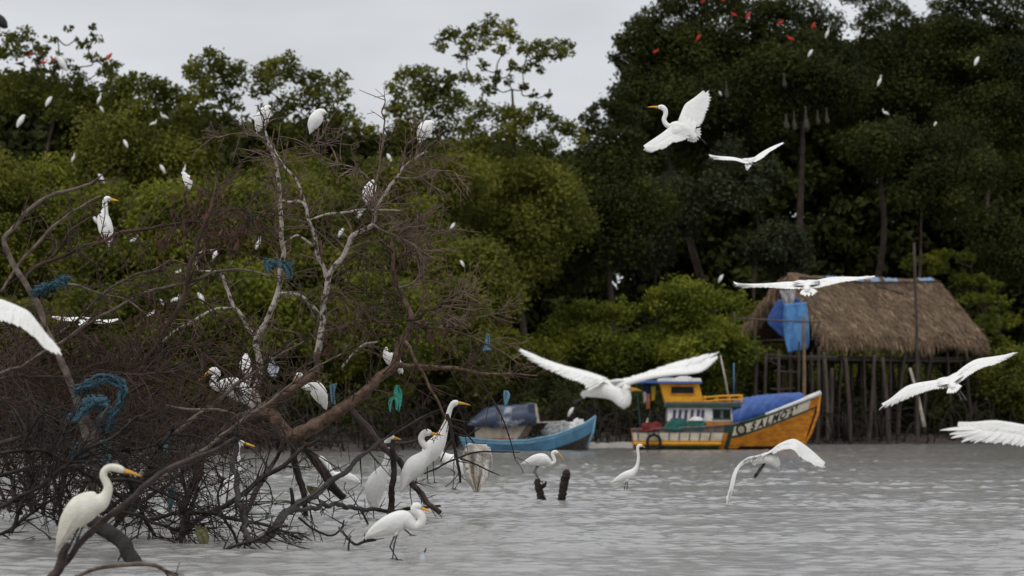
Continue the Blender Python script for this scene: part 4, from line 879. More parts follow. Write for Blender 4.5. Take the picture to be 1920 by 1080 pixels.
# supporting roots and legs that stand in the water
limb(ra, [(652, 764, 9), (672, 785, 9), (692, 806, 8.5), (714, 834, 8), (736, 856, 8), (758, 884, 7.6), (782, 912, 7.2), (802, 938, 6.8), (826, 962, 6)], YT, M['wetbrown'], (1.4, .4, .009, 1), WT)
limb(ra, [(548, 824, 10), (553, 850, 9), (562, 888, 8.5), (570, 930, 7.6), (574, 972, 6)], YT + 1.5, WT, (2, .4, .009, 1), WT)
limb(ra, [(558, 824, 11), (584, 846, 11), (604, 876, 11), (622, 905, 12), (646, 934, 9)], YT + 2, WT, (1.2, .4, .010, 1), WT)
limb(ra, [(388, 838, 13), (376, 870, 12), (364, 900, 11), (350, 932, 10), (338, 962, 9)], YT - .5, WT, (3, .6, .012, 2), WT)
limb(ra, [(714, 838, 6), (740, 832, 5), (770, 828, 4), (792, 822, 3), (800, 810, 2)], YT + .8, M['wetbrown'], (2, .3, .008, 1), TR)

RS, TWD = 0.72, 2.6
# ---------------- dark arching brush on the left
YB_ = 47.0
rb = empty('dead_tree', P(170, 900, YB_), 'dark fallen tree on the left, long arching grey branches over a mass of reddish twigs', 'tree', DT)
DK = M['wetbrown']; hv = dict(dens=4.6, wig=.22)
limb(rb, [(178, 930, 12), (174, 890, 11.5), (168, 850, 11), (158, 800, 10.5), (146, 765, 10), (132, 715, 9.5), (112, 662, 9), (90, 628, 8.6), (76, 592, 8.2), (60, 560, 8), (45, 530, 7.6), (26, 500, 7.4), (14, 470, 7), (11, 446, 6.6), (30, 425, 6), (45, 402, 5.6), (66, 382, 5), (96, 366, 4.6), (132, 357, 4), (166, 344, 3.2), (184, 333, 2.6), (199, 321, 1.6)], YB_ - .5, GB, (1.6, .5, .010, 1), TR, 'trunk', .10, 10)
limb(rb, [(2, 548, 4), (18, 520, 4.2), (40, 490, 4.4), (62, 464, 4.6), (85, 444, 4.4), (106, 420, 4), (132, 399, 3.6), (165, 378, 3), (192, 367, 2)], YB_, GB, (1.4, .5, .009, 1), TR)
limb(rb, [(44, 520, 4), (60, 505, 4.2), (80, 495, 4), (110, 470, 3.6), (130, 436, 3), (165, 412, 2.4), (190, 398, 1.8)], YB_ + .6, TR, (2.4, .5, .009, 1), TR)
limb(rb, [(46, 532, 4), (54, 512, 4.2), (75, 496, 4.2), (110, 484, 4.4), (150, 466, 4.6), (172, 460, 4.8), (202, 448, 4.6), (232, 436, 4.4), (262, 428, 4.2), (320, 421, 4), (382, 417, 3)], YB_ + .4, TR, (4.5, .7, .011, 2, hv), TR)
limb(rb, [(205, 770, 7.5), (240, 722, 7), (268, 676, 6.6), (292, 640, 6.4), (330, 582, 6.2), (352, 530, 6), (366, 472, 5.6), (380, 425, 5.2), (397, 385, 4.4), (405, 350, 3)], YB_ + .2, TR, (5, .7, .011, 2, hv), TR)
limb(rb, [(105, 652, 4), (160, 612, 4.2), (240, 563, 4.2), (300, 540, 4), (380, 519, 3.8), (432, 504, 3.4), (470, 508, 2.8), (512, 520, 2)], YB_ + .3, GB, (3, .6, .010, 2, hv), TR)
limb(rb, [(60, 546, 3.2), (100, 535, 3.4), (138, 533, 3.4), (170, 545, 3.2), (200, 553, 3), (235, 562, 2.6), (275, 590, 2)], YB_ - .2, GB, (3.4, .6, .010, 2, hv), TR)
limb(rb, [(80, 648, 3.6), (118, 620, 3.6), (150, 596, 3.4), (190, 556, 3.2), (240, 520, 3), (285, 505, 2.4), (320, 488, 1.8)], YB_ + .8, GB, (3.4, .6, .010, 2, hv), TR)
limb(rb, [(0, 700, 4), (40, 688, 4.2), (85, 660, 4), (120, 640, 3.4), (170, 600, 2.6)], YB_ - .3, GB, (4, .6, .011, 2, hv), TR)
limb(rb, [(-30, 712, 3.6), (40, 706, 3.6), (120, 709, 3.4), (200, 704, 3.2), (270, 702, 2.8), (335, 694, 2)], YB_ - .2, DK, (7, .75, .012, 2, hv), TR)
limb(rb, [(-40, 760, 5), (40, 745, 5), (110, 770, 5), (190, 800, 5), (260, 830, 5), (330, 850, 4)], YB_, DK, (9, .8, .012, 2, hv), TR)
limb(rb, [(-40, 840, 6), (40, 820, 6), (110, 800, 5.4), (180, 770, 5), (260, 725, 4.4), (330, 690, 4), (400, 655, 3)], YB_ + .6, DK, (7, .8, .012, 2, hv), TR)
limb(rb, [(-40, 660, 4), (20, 700, 4.4), (70, 745, 4.8), (130, 800, 5), (180, 850, 5.4), (230, 890, 5.4)], YB_ + 1.0, DK, (8, .8, .012, 2, hv), TR)
limb(rb, [(60, 920, 6), (80, 870, 6), (90, 810, 5.4), (80, 740, 5), (60, 690, 4.4), (30, 640, 3.4), (10, 600, 2.4)], YB_ + .5, DK, (7, .75, .012, 2, hv), TR)
limb(rb, [(230, 880, 7), (300, 830, 6.6), (360, 790, 6), (420, 740, 5), (470, 700, 4), (520, 668, 3), (570, 640, 2)], YB_ - .2, GB, (5, .7, .011, 2, hv), TR)
limb(rb, [(300, 900, 6), (345, 866, 5.6), (400, 828, 5.2), (450, 792, 4.8), (500, 760, 4.4), (545, 722, 3.6), (590, 690, 2.6), (640, 664, 1.8)], YB_ - .8, GB, (3.6, .6, .010, 2, hv), TR)
limb(rb, [(310, 760, 3.4), (360, 766, 3.4), (410, 768, 3.2), (440, 776, 2.6)], YB_ - .8, GB, (4, .5, .009, 1), TR)
limb(rb, [(345, 470, 2.4), (343, 420, 2.2), (343, 360, 2), (344, 345, 1.6)], YB_ + 6.5, TR, None)
limb(rb, [(360, 480, 3), (400, 470, 2.8), (440, 440, 2.6), (470, 420, 2.2), (520, 400, 1.8)], YB_ + 1.0, TR, (7, .6, .010, 2, hv), TR)
limb(rb, [(385, 420, 3), (420, 400, 2.8), (455, 392, 2.4), (490, 420, 2)], YB_ + .4, TR, (7, .6, .010, 2, hv), TR)
limb(rb, [(330, 580, 3), (370, 560, 2.8), (420, 600, 2.6), (460, 650, 2.4), (480, 700, 2)], YB_ + 1.2, TR, (6.5, .6, .010, 2, hv), TR)
limb(rb, [(250, 690, 3), (310, 660, 3), (360, 650, 2.8), (410, 690, 2.6), (450, 740, 2.2)], YB_ + .2, TR, (7, .65, .010, 2, hv), TR)
# withered leaves still hanging in the brush
mbl = MB()
for cx, cy, wx, wy, nn in ((390, 400, 55, 45, 170), (205, 440, 30, 12, 20), (440, 440, 35, 30, 70), (320, 440, 40, 25, 60), (810, 628, 45, 28, 60), (610, 650, 30, 40, 50), (250, 590, 120, 60, 60), (590, 390, 60, 30, 20), (160, 780, 130, 90, 160), (120, 680, 120, 50, 80)):
    for _ in range(nn):
        p = np.array(P(cx + rt.normal(0, wx * .55), cy + rt.normal(0, wy * .55), YB_ + rt.normal(.6, .5) + (3 if cx > 550 else 0)))
        dn = np.array([rt.normal(0, .35), rt.normal(0, .35), -1]); ln = rt.uniform(.05, .15)
        blade(mbl, p, p + dn * ln, rt.uniform(.02, .045), np.array([rt.normal(), rt.normal(), .1]) / 1.5, 0, camber=.01)
lf = mbl.build('dead_leaves', M['deadleaf'], rb); lf['kind'] = 'stuff'

# brush behind: a low dead bush whose stems fan out of the water
rbb = empty('dead_bush', P(90, 960, 49), 'dense dark bush of dead reddish twigs filling the far left behind the grey leaning limb', 'bush', DT)
for q in ([(40, 965, 6), (10, 860, 5), (-20, 760, 4), (-30, 660, 3)], [(60, 965, 6), (50, 860, 5), (20, 740, 4), (10, 640, 2.6)], [(80, 965, 6), (90, 850, 5), (70, 720, 4), (60, 610, 2.6)], [(100, 965, 6), (130, 850, 5), (140, 730, 4), (125, 620, 2.6)],
          [(130, 965, 6), (180, 860, 5), (205, 740, 4), (190, 640, 2.6)], [(160, 965, 6), (230, 870, 5), (270, 760, 4), (250, 640, 2.6)], [(190, 965, 6), (280, 890, 5), (330, 800, 4), (340, 690, 2.6)], [(220, 965, 6), (310, 910, 5), (390, 840, 4), (420, 740, 2.6)],
          [(20, 960, 5), (-10, 900, 4), (-50, 850, 3)], [(140, 960, 5), (120, 880, 4), (160, 790, 3), (230, 700, 2.4)], [(70, 960, 5), (30, 880, 4), (0, 800, 3), (-30, 700, 2.4)], [(210, 960, 5), (190, 880, 4), (230, 790, 3), (310, 720, 2.4)]):
    limb(rbb, q, 49 + rt.uniform(-1.5, 2), DK, (9, .75, .012, 2, hv), TR)
RS, TWD = 0.8, 2.2
# ---------------- black brush standing in the water in front
YC = 43.0
rc = empty('dead_branch', P(455, 1050, YC - 3), 'black wet branch rising from the water, its long arm slanting up past the standing egrets', 'branch', DT)
hb = dict(dens=4.2, wig=.3, spread=(.5, 1.4))
limb(rc, [(440, 1062, 9, -3), (470, 1030, 10, -2.4), (500, 1003, 10, -2), (530, 972, 9.5, -1), (548, 955, 9, 0), (580, 934, 8, 1.5), (612, 911, 7.5, 3), (648, 881, 6.8, 4), (690, 848, 5, 5), (728, 820, 3, 6), (763, 799, 2.8, 6.5), (800, 780, 2.8, 7), (826, 768, 2.6, 7), (840, 758, 1.6, 7)], YC, WT, (.7, .5, .012, 1, hb), WT, 'limb', .2)
limb(rc, [(548, 956, 5, 0), (580, 951, 5.5, 1), (620, 948, 6, 3), (655, 950, 6, 5), (700, 955, 5.6, 7), (740, 957, 5.2, 7.5), (772, 953, 4.8, 7.5), (806, 950, 4, 8), (826, 948, 3, 8)], YC - .2, WT, (1.1, .4, .010, 1, hb), WT)
limb(rc, [(548, 952, 5, 0), (549, 932, 4.6, 0), (545, 914, 3.4, 0)], YC, WT, (3, .3, .008, 1), WT)
limb(rc, [(560, 970, 3), (590, 992, 2.8), (620, 1004, 2.6), (640, 990, 2.2), (645, 975, 1.8)], YC - 1.6, WT, (2, .4, .008, 1), WT)
rp = empty('post', P(727, 968, 51.3), 'black upright snag in front of the straight-necked egret', 'post')
limb(rp, [(730, 972, 8), (733, 938, 7.6), (736, 900, 7.4), (738, 868, 7), (738, 838, 6.4), (737, 824, 5)], 49.8, WT, (1.6, .35, .010, 1), WT, 'trunk', .2)

YF = 42.0
rd = empty('dead_branch', P(360, 980, YF), 'thicket of crossing black twigs standing in the water under the fallen trunk', 'branch', DT)
limb(rd, [(320, 998, 6), (355, 982, 6.4), (413, 951, 6.4), (444, 929, 6.2), (489, 898, 6), (542, 867, 5.4), (571, 842, 4.6), (600, 822, 3)], YF, WT, (5, .6, .012, 2, hb), WT, 'limb')
limb(rd, [(466, 1018, 7, -3), (460, 985, 7, -2), (453, 960, 7, -1.5), (447, 929, 7, -1), (439, 885, 6.6, -.5), (440, 846, 6), (444, 806, 5)], YF, WT, (4, .5, .011, 2, hb), WT)
limb(rd, [(456, 968, 6, -1), (489, 911, 6, -.5), (511, 871, 5.4), (523, 845, 4.6), (535, 815, 3)], YF + .5, WT, (3.6, .5, .011, 2, hb), WT)
limb(rd, [(280, 975, 5), (330, 964, 5), (395, 962, 4.8), (450, 975, 4.4), (500, 985, 4), (560, 1010, 3.2), (572, 1014, 2)], YF - 1, WT, (4.5, .55, .010, 2, hb), WT)
limb(rd, [(300, 1046, 6), (345, 1000, 6), (352, 960, 5.4), (370, 920, 5), (362, 880, 4.4), (368, 850, 3)], YF - .5, WT, (5, .55, .011, 2, hb), WT)
limb(rd, [(338, 1032, 5.4), (344, 985, 5.4), (350, 930, 5), (342, 890, 4.4), (352, 856, 3.4)], YF - 1.5, WT, (5.5, .6, .011, 2, hb), WT)
limb(rd, [(390, 1050, 4), (430, 1030, 4), (480, 1012, 3.8), (520, 990, 3.2), (540, 985, 2)], YF - 3, WT, (5.5, .5, .010, 2, hb), WT)
limb(rd, [(450, 1046, 3.6), (440, 1005, 3.6), (420, 970, 3.4), (410, 930, 3.2), (420, 895, 2.6)], YF - 2, WT, (6, .5, .010, 2, hb), WT)
re_ = empty('dead_branch', P(120, 960, 40), 'mass of black twigs behind the largest egret, knee-deep in the water', 'branch', DT)
for q in ([(-30, 905, 5), (40, 880, 5), (110, 870, 5), (190, 850, 5), (270, 840, 4), (330, 812, 3)], [(-30, 960, 4.6), (30, 935, 4.8), (90, 900, 5), (150, 850, 5), (210, 820, 4.4), (260, 780, 3)],
          [(20, 1000, 4.6), (40, 950, 4.8), (60, 890, 5), (50, 830, 4.4), (70, 780, 3.4)], [(110, 1000, 5), (115, 940, 5), (100, 880, 5), (130, 830, 4.4), (120, 790, 3.4)],
          [(200, 1005, 5), (240, 950, 5), (270, 900, 5), (290, 850, 4.4), (330, 800, 3.4)], [(-20, 1010, 4), (20, 992, 4), (70, 955, 4), (110, 930, 3.4)], [(230, 860, 4.4), (250, 920, 4.6), (268, 960, 4.6), (290, 1005, 4.4)],
          [(150, 905, 4.6), (220, 900, 4.6), (280, 915, 4.4), (340, 940, 3.6)], [(170, 960, 4.2), (240, 965, 4.2), (300, 985, 3.8), (350, 1000, 3)], [(0, 850, 5), (70, 845, 5), (150, 880, 5), (220, 930, 4.6)]):
    limb(re_, q, 41 + rt.uniform(-1.5, 2), WT, (7, .65, .012, 2, hb), WT)
rf = empty('log', P(240, 1040, WY(1052)), 'thick dark log slanting into the water right of the largest egret', 'log')
limb(rf, [(150, 955, 17, 1.5), (185, 985, 18, 1), (215, 1003, 18, .5), (238, 1030, 18, 0), (262, 1068, 17, -.6)], WY(1052), M['logdark'], (1, .4, .012, 1, hb), WT, 'trunk', .04, 12, .12)
rg = empty('dead_branch', P(200, 980, 29.6), 'grey-black slanting branch the largest egret is perched on', 'branch', DT)
limb(rg, [(80, 1100, 7), (104, 1070, 7.5), (128, 1044, 8), (150, 1016, 8), (196, 970, 8), (238, 939, 7.4), (296, 893, 6.4), (350, 868, 5.4), (398, 846, 4), (440, 820, 2.6)], 30.2, DK, (1.0, .4, .010, 1), WT, 'limb')
limb(rg, [(92, 1090, 11), (108, 1060, 12), (118, 1036, 10), (130, 1020, 7)], 30, DK, None)
rh = empty('dead_branch', P(230, 1066, 30.8), 'pale brown arching branch low in the blurred foreground', 'branch', DT)
limb(rh, [(140, 1082, 4), (185, 1064, 5), (240, 1059, 5.4), (290, 1063, 5), (332, 1082, 4)], 31, GB, (1, .3, .008, 1), WT, 'limb')
ri = empty('dead_branch', P(850, 800, 52), 'drooping spray of black twigs in front of the dirty hanging bag', 'branch', DT)
limb(ri, [(838, 776, 4), (846, 800, 4.2), (850, 832, 4), (856, 862, 3.8), (862, 885, 3.4), (863, 905, 2.4)], 49.6, WT, (3.2, .35, .009, 1), WT, 'limb')
limb(ri, [(795, 888, 2), (820, 878, 2.2), (845, 864, 2.4), (880, 852, 2.2), (910, 848, 2), (940, 848, 1.8), (975, 848, 1.2)], 49.4, WT, None)
limb(ri, [(860, 858, 2), (885, 868, 2), (910, 880, 1.8), (937, 891, 1.2)], 49.3, WT, (2, .2, .006, 0), WT)
limb(ri, [(848, 800, 2.6), (866, 806, 2.4), (882, 822, 2), (890, 832, 1.4)], 49.6, WT, (2.5, .3, .007, 1), WT)
limb(ri, [(850, 812, 2.4), (872, 818, 2.2), (890, 808, 2), (900, 803, 1.6)], 49.8, WT, None)
limb(ri, [(848, 822, 2.4), (838, 838, 2.2), (830, 856, 1.8), (826, 866, 1.2)], 49.5, WT, None)
rj = empty('driftwood', P(690, 1018, WY(1024)), 'zigzag black stick floating left of the wading egret with a raised foot', 'driftwood')
limb(rj, [(636, 990, 2.6, .8), (650, 1006, 3, .4), (660, 1019, 3.4), (670, 1022, 3.2), (682, 1016, 4), (694, 1013, 4.6), (706, 1012, 3)], WY(1028), WT, (3, .25, .008, 0), WT, 'limb', .3)
limb(rj, [(653, 1038, 2.2), (655, 1022, 2.4), (657, 1004, 1.8)], WY(1034), WT, None)
rk = empty('driftwood', P(760, 990, 47), 'thin black stick hanging from the low branch toward the wading egret', 'driftwood')
limb(rk, [(675, 955, 2.8), (688, 978, 2.6), (698, 998, 2.4), (702, 1010, 1.6)], 47, WT, (2, .3, .007, 0), WT, 'limb')
# ---------------- two stumps in open water
def stump(label, Y, pts, side=None):
    mb = MB(); s = spine3(pts, Y)
    mb.tube(s[:, :3], s[:, 3], 12, 0, ref=(0, 1, 0), flat=.85, knob=.22, rng=rt)
    if side: q = spine3(side, Y - .03); mb.tube(q[:, :3], q[:, 3], 8, 0, ref=(0, 1, 0), knob=.25, rng=rt)
    return tag(mb.build('stump', WT, origin=s[0, :3]), label, 'stump')
stump('short black broken stump in open water carrying the bending egret', WY(937), [(1018, 946, 8), (1015, 934, 8), (1012, 922, 7), (1009, 912, 6.5), (1007, 903, 5.5), (1006, 898, 3)], [(1013, 915, 4), (1019, 911, 4), (1023, 907, 2.5), (1024, 902, 1.2)])
stump('tall black rounded stump in open water, right of the bending egret', WY(941), [(1050, 950, 7), (1052, 938, 7), (1055, 924, 7.5), (1057, 910, 8), (1060, 896, 8.3), (1062, 886, 7), (1062, 880, 3.5)])
# ================================================================== BOATS
M['orange'] = mat('weathered_orange_paint', (0.66, 0.26, 0.012), (0.34, 0.11, 0.014), rough=0.6, scale=2.6, detail=6, bump=0.15, bscale=20, stretch=(1, 1, 2.5))
M['yellow'] = mat('yellow_rubbing_band', (0.75, 0.37, 0.015), (0.55, 0.24, 0.015), rough=0.55, scale=3, detail=6)
M['dgreen'] = mat('dark_green_paint', (0.025, 0.065, 0.045), (0.012, 0.03, 0.022), rough=0.5, scale=3, detail=5)
M['creamp'] = mat('cream_paint', (0.66, 0.60, 0.47), (0.42, 0.36, 0.26), rough=0.6, scale=3.5, detail=6, lo=.3, hi=.6)
M['whitep'] = mat('white_paint', (0.72, 0.71, 0.68), (0.5, 0.48, 0.44), rough=0.5, scale=3, detail=5, lo=.3, hi=.6)
M['rail'] = mat('grey_brown_rail', (0.16, 0.12, 0.11), (0.08, 0.06, 0.055), rough=0.7, scale=5)
M['blackp'] = mat('black_tar', (0.02, 0.02, 0.02), rough=0.6, scale=4)
M['letter'] = mat('black_lettering', (0.02, 0.018, 0.018), rough=0.6, scale=20)
M['bluetarp'] = mat('blue_tarpaulin', (0.032, 0.095, 0.33), (0.024, 0.07, 0.25), rough=0.45, scale=1.5, bump=.2, bscale=8, spec=.4)
M['bluep'] = mat('sky_blue_paint', (0.11, 0.27, 0.41), (0.06, 0.15, 0.24), rough=0.5, scale=2.4, detail=6)
M['navy'] = mat('dark_blue_tarpaulin', (0.035, 0.055, 0.10), (0.02, 0.03, 0.055), rough=0.4, scale=1.5, bump=.3, bscale=5, spec=.5)
M['greytarp'] = mat('worn_pale_tarpaulin', (0.50, 0.52, 0.56), (0.035, 0.05, 0.085), rough=0.4, scale=.9, detail=3, bump=.3, bscale=5, lo=.52, hi=.68)
M['glassd'] = mat('dark_window_glass', (0.010, 0.012, 0.012), rough=0.25, scale=3, spec=.15)
M['rednet'] = mat('red_fishing_net', (0.22, 0.03, 0.03), (0.08, 0.012, 0.015), rough=0.9, scale=7, detail=6, bump=.9, bscale=25)
M['tealnet'] = mat('teal_fishing_net', (0.035, 0.15, 0.125), (0.015, 0.07, 0.06), rough=0.9, scale=7, detail=6, bump=.9, bscale=25)
M['whitenet'] = mat('pale_fishing_net', (0.42, 0.43, 0.42), (0.14, 0.155, 0.155), rough=0.9, scale=9, detail=6, bump=.9, bscale=30, lo=.38, hi=.62)
M['purple'] = mat('purple_stripe', (0.07, 0.045, 0.13), rough=0.7, scale=6)
M['wood'] = mat('grey_timber', (0.13, 0.10, 0.078), (0.05, 0.038, 0.03), rough=0.85, scale=4, detail=5, bump=.4, bscale=20, stretch=(1, 1, 6))
M['woodd'] = mat('dark_timber', (0.075, 0.058, 0.046), (0.03, 0.024, 0.02), rough=0.85, scale=3, detail=5, bump=.4, bscale=15, stretch=(3, 3, .5))
M['whitepole'] = mat('bare_white_pole', (0.48, 0.44, 0.37), (0.3, 0.27, 0.22), rough=0.8, scale=5)
M['redp'] = mat('red_paint', (0.36, 0.06, 0.035), (0.22, 0.04, 0.03), rough=0.6, scale=4)
M['rubber'] = mat('old_tyre_rubber', (0.018, 0.018, 0.018), rough=0.8, scale=20, bump=.5)
rbt = np.random.RandomState(4)

class Hull:
    """hull shell from a sheer line, a beam curve and a raked stem; u runs stern to bow, t keel to sheer"""
    def __init__(s, x0t, x1t, x0b, x1b, sheer, beam, keel=-.45, round_=.55, stern=.75):
        s.a = (x0t, x1t, x0b, x1b); s.sheer = sheer; s.beam = beam; s.keel = keel; s.rd = round_; s.st = stern
    def pt(s, u, z, side):
        x0t, x1t, x0b, x1b = s.a; zs = float(np.interp(u, *s.sheer)); t = min(max((z - s.keel) / (zs - s.keel), 0), 1.02)
        xa = x0b + (x0t - x0b) * t ** .8; xb = x1b + (x1t - x1b) * t ** .85
        w = float(np.interp(u, *s.beam)); g = (1 - (1 - min(t, 1)) ** 2.4) ** s.rd
        if u > .7: g = g * (1 - .75 * (u - .7) / .3 * (1 - min(t, 1)))
        return np.array([xa + (xb - xa) * u, side * w * g, z])
    def side(s, mb, rows, mats, sides=(-1, 1), nu=60, u0=0, u1=1, proud=0.0):
        us = np.linspace(u0, u1, nu)
        for sd in sides:
            V = []
            for u in us:
                zz = rows(u)
                for z in zz:
                    p = s.pt(u, z, sd); p[1] += sd * proud; V.append(p)
            k = len(rows(us[0]))
            for j in range(k - 1):
                fs = []
                for i in range(nu - 1):
                    q = (i * k + j, (i + 1) * k + j, (i + 1) * k + j + 1, i * k + j + 1)
                    fs.append(q if sd < 0 else q[::-1])
                base = len(mb.v)
                if j == 0: mb.v.extend([tuple(v) for v in V]); b0 = base
                um = [(us[i] + us[i + 1]) / 2 for i in range(nu - 1)]
                for i, f in enumerate(fs): mb.f.append(tuple(b0 + w_ for w_ in f)); mb.m.append(mats(um[i], j))
    def transom(s, mb, mi, z0):
        zs = float(np.interp(0, *s.sheer)); zz = np.linspace(z0, zs, 8)
        V = [s.pt(0, z, -1) for z in zz] + [s.pt(0, z, 1) for z in zz]
        mb.add(V, [(i, i + 1, 8 + i + 1, 8 + i) for i in range(7)], mi)
    def deck(s, mb, drop, mi, inset=.05, u0=0, u1=.97):
        us = np.linspace(u0, u1, 26); V = []
        for u in us:
            z = float(np.interp(u, *s.sheer)) - drop
            a = s.pt(u, z, -1); b_ = s.pt(u, z, 1); a[1] = min(0, a[1] + inset); b_[1] = max(0, b_[1] - inset); V += [a, b_]
        mb.add(V, [(2 * i, 2 * i + 2, 2 * i + 3, 2 * i + 1) for i in range(25)], mi)

def heap(c, size, seed, n=(26, 16), rough=.18):
    """lumpy heap lying on z = c[2]"""
    r = np.random.RandomState(seed); mb = MB(); rg_ = []
    off = r.rand(3) * 20
    for i in range(n[1] + 1):
        ph = math.pi / 2 * i / n[1]; rr = []
        for j in range(n[0]):
            th = 2 * math.pi * j / n[0]; d = np.array([math.cos(th) * math.cos(ph), math.sin(th) * math.cos(ph), math.sin(ph)])
            k = 1 + rough * 2 * mnoise.noise(tuple(d * 1.8 + off)) + rough * mnoise.noise(tuple(d * 5 + off))
            rr.append(np.array(c) + d * np.array(size) * k)
        rg_.append(rr)
    mb.rings(rg_, 0); return mb
def cloth(left, right, Y, nu=22, nv=26, amp=.03, folds=4.0, seed=0, dz=(0, 0), k=None):
    """hanging cloth between two edges given in photo pixels; folds run down it"""
    r = np.random.RandomState(seed); l = arclen([(*q, 0) for q in left], nv); rr = arclen([(*q, 0) for q in right], nv); V = []
    ph = r.rand() * 6
    for i in range(nv):
        t = i / (nv - 1)
        for j in range(nu):
            s_ = j / (nu - 1)
            px = l[i, 0] * (1 - s_) + rr[i, 0] * s_; py = l[i, 1] * (1 - s_) + rr[i, 1] * s_
            d = amp * (math.sin(folds * 6.28 * s_ + ph + 1.2 * math.sin(3 * t + ph)) * (.4 + .8 * t) + .6 * math.sin(11 * s_ - 5 * t + ph)) + amp * .8 * r.normal() * .25
            V.append(tuple(P(px, py, Y + d + dz[0] * (1 - s_) + dz[1] * s_)))
    return V, grid_faces(nv, nu)
def hang(name, label, cat, Y, left, right, m, parent=None, group=None, thick=.008, **kw):
    V, F = cloth(left, right, Y, **kw)
    org = V[len(V) // 2]
    o = np_mesh(name, V, F, m, parent, org, smooth=True)
    so2 = o.modifiers.new('t', 'SOLIDIFY'); so2.thickness = thick; so2.offset = 0
    if parent is None: tag(o, label, cat, group)
    return o

# ---------------------------------------------------------------- orange boat
YS_ = 147.0; KS = sc(YS_)
def bx(px): return (px - 1180) / KS
def bz(py): return (843 - py) / KS
org = P(1180, 843, YS_); org.z = 0
bt = empty('fishing_boat', org, 'orange and green wooden fishing boat with cream cabin, lettered bow and blue tarpaulin', 'boat')
def loc(mb, name, mats, parent=bt, smooth=False, bevel=0.0):
    o = mb.build(name, mats, None, None, smooth, bevel); o.parent = parent; return o
sh = ([0, .2, .4, .52, .6, .7, .8, .9, 1.0], [.86, .90, .97, 1.06, 1.2, 1.46, 1.76, 2.06, 2.38])
bm_ = ([0, .15, .4, .6, .75, .88, .96, 1.0], [.75, .98, 1.15, 1.12, .92, .55, .22, .02])
H = Hull(bx(1184), bx(1537), bx(1192), bx(1494), sh, bm_)
UB = .525
def rows(u):
    zs = float(np.interp(u, *sh))
    if u < UB: return [-.42, .05, .18, .40, .73, zs]
    b = min(1, (u - UB) / .03)
    return [-.42, .16 if .6 < u < .93 else .06, max(.18, zs - .60), zs - .50, zs - .10, zs]
def hm(u, j):
    if .483 < u < .512 : return 1 if j < 4 else 4
    if .512 <= u < .545: return 4
    if u < UB: return [4, 4, 2, 3, 5][j]
    return [6, 1, 4, 3 if u < .955 else 1, 4][j]
hb_ = MB(); H.side(hb_, rows, hm, nu=110); H.transom(hb_, 1, -.4); H.deck(hb_, .16, 5)
hull = loc(hb_, 'hull', [M['white'], M['orange'], M['yellow'], M['creamp'], M['dgreen'], M['rail'], M['blackp']], smooth=False)
mb = MB()   # ribs over the cream band, gunwale strips
for px in np.arange(1196, 1350, 19.5):
    u = (px - 1186) / 350.; 
    for sd in (-1, 1):
        a = H.pt(u, .42, sd); b_ = H.pt(u, .74, sd); mb.tube([a + [0, sd * .01, 0], b_ + [0, sd * .01, 0]], .028, 6, 0)
loc(mb, 'ribs', M['rail'])
mb = MB()
for sd in (-1, 1):
    q = [H.pt(u, float(np.interp(u, *sh)) + .02, sd) for u in np.linspace(0.0, .56, 30)]; mb.tube(q, .05, 6, 0)
    q = [H.pt(u, float(np.interp(u, *sh)) + .03, sd) for u in np.linspace(.56, .70, 12)]; mb.tube(q, .05, 6, 2)
    q = [H.pt(u, float(np.interp(u, *sh)) + .06, sd) + [0, -sd * .02, 0] for u in np.linspace(.70, 1.0, 20)]; mb.tube(q, np.linspace(.05, .10, 20), 8, 1)
    q = [H.pt(u, .27, sd) + [0, sd * .02, 0] for u in np.linspace(0.0, .49, 24)]; mb.tube(q, .06, 6, 3)
loc(mb, 'gunwale', [M['rail'], M['whitep'], M['dgreen'], M['yellow']])
mb = MB(); mb.tube([(bx(1537), 0, bz(738)), (bx(1533), 0, bz(775)), (bx(1520), 0, bz(812)), (bx(1500), 0, -.1)], [.07, .065, .06, .05], 8, 0); loc(mb, 'stem', M['orange'], smooth=True)
# lettering along the bow band
def lettering():
    mb = MB(); dg = None
    items = [('S', 1414, 17), ('A', 1428.5, 17), ('L', 1442, 17), ('M', 1456, 18), ('O', 1471, 16), ('2', 1485.5, 15), ("'", 1494, 14)]
    for ch, px, hp in items:
        c = bpy.data.curves.new('t', 'FONT'); c.body = ch; c.size = 1.0; c.extrude = 0.0; c.align_x = 'CENTER'; c.offset = .05
        o = bpy.data.objects.new('t', c); COL.objects.link(o)
        dg = bpy.context.evaluated_depsgraph_get(); me = bpy.data.meshes.new_from_object(o.evaluated_get(dg))
        u = (px - 1186) / 351.; h = .36; V = []
        for v in me.vertices:
            uu_ = u + v.co.x * h * 1.0 / (351 / KS); zs = float(np.interp(uu_, *sh))
            p = H.pt(uu_, zs - .465 + v.co.y * h * 1.30, -1); p[1] -= .012; V.append(p)
        mb.add(V, [tuple(p.vertices) for p in me.polygons], 0)
        bpy.data.objects.remove(o); bpy.data.curves.remove(c); bpy.data.meshes.remove(me)
    return loc(mb, 'lettering', M['letter'])
lettering()
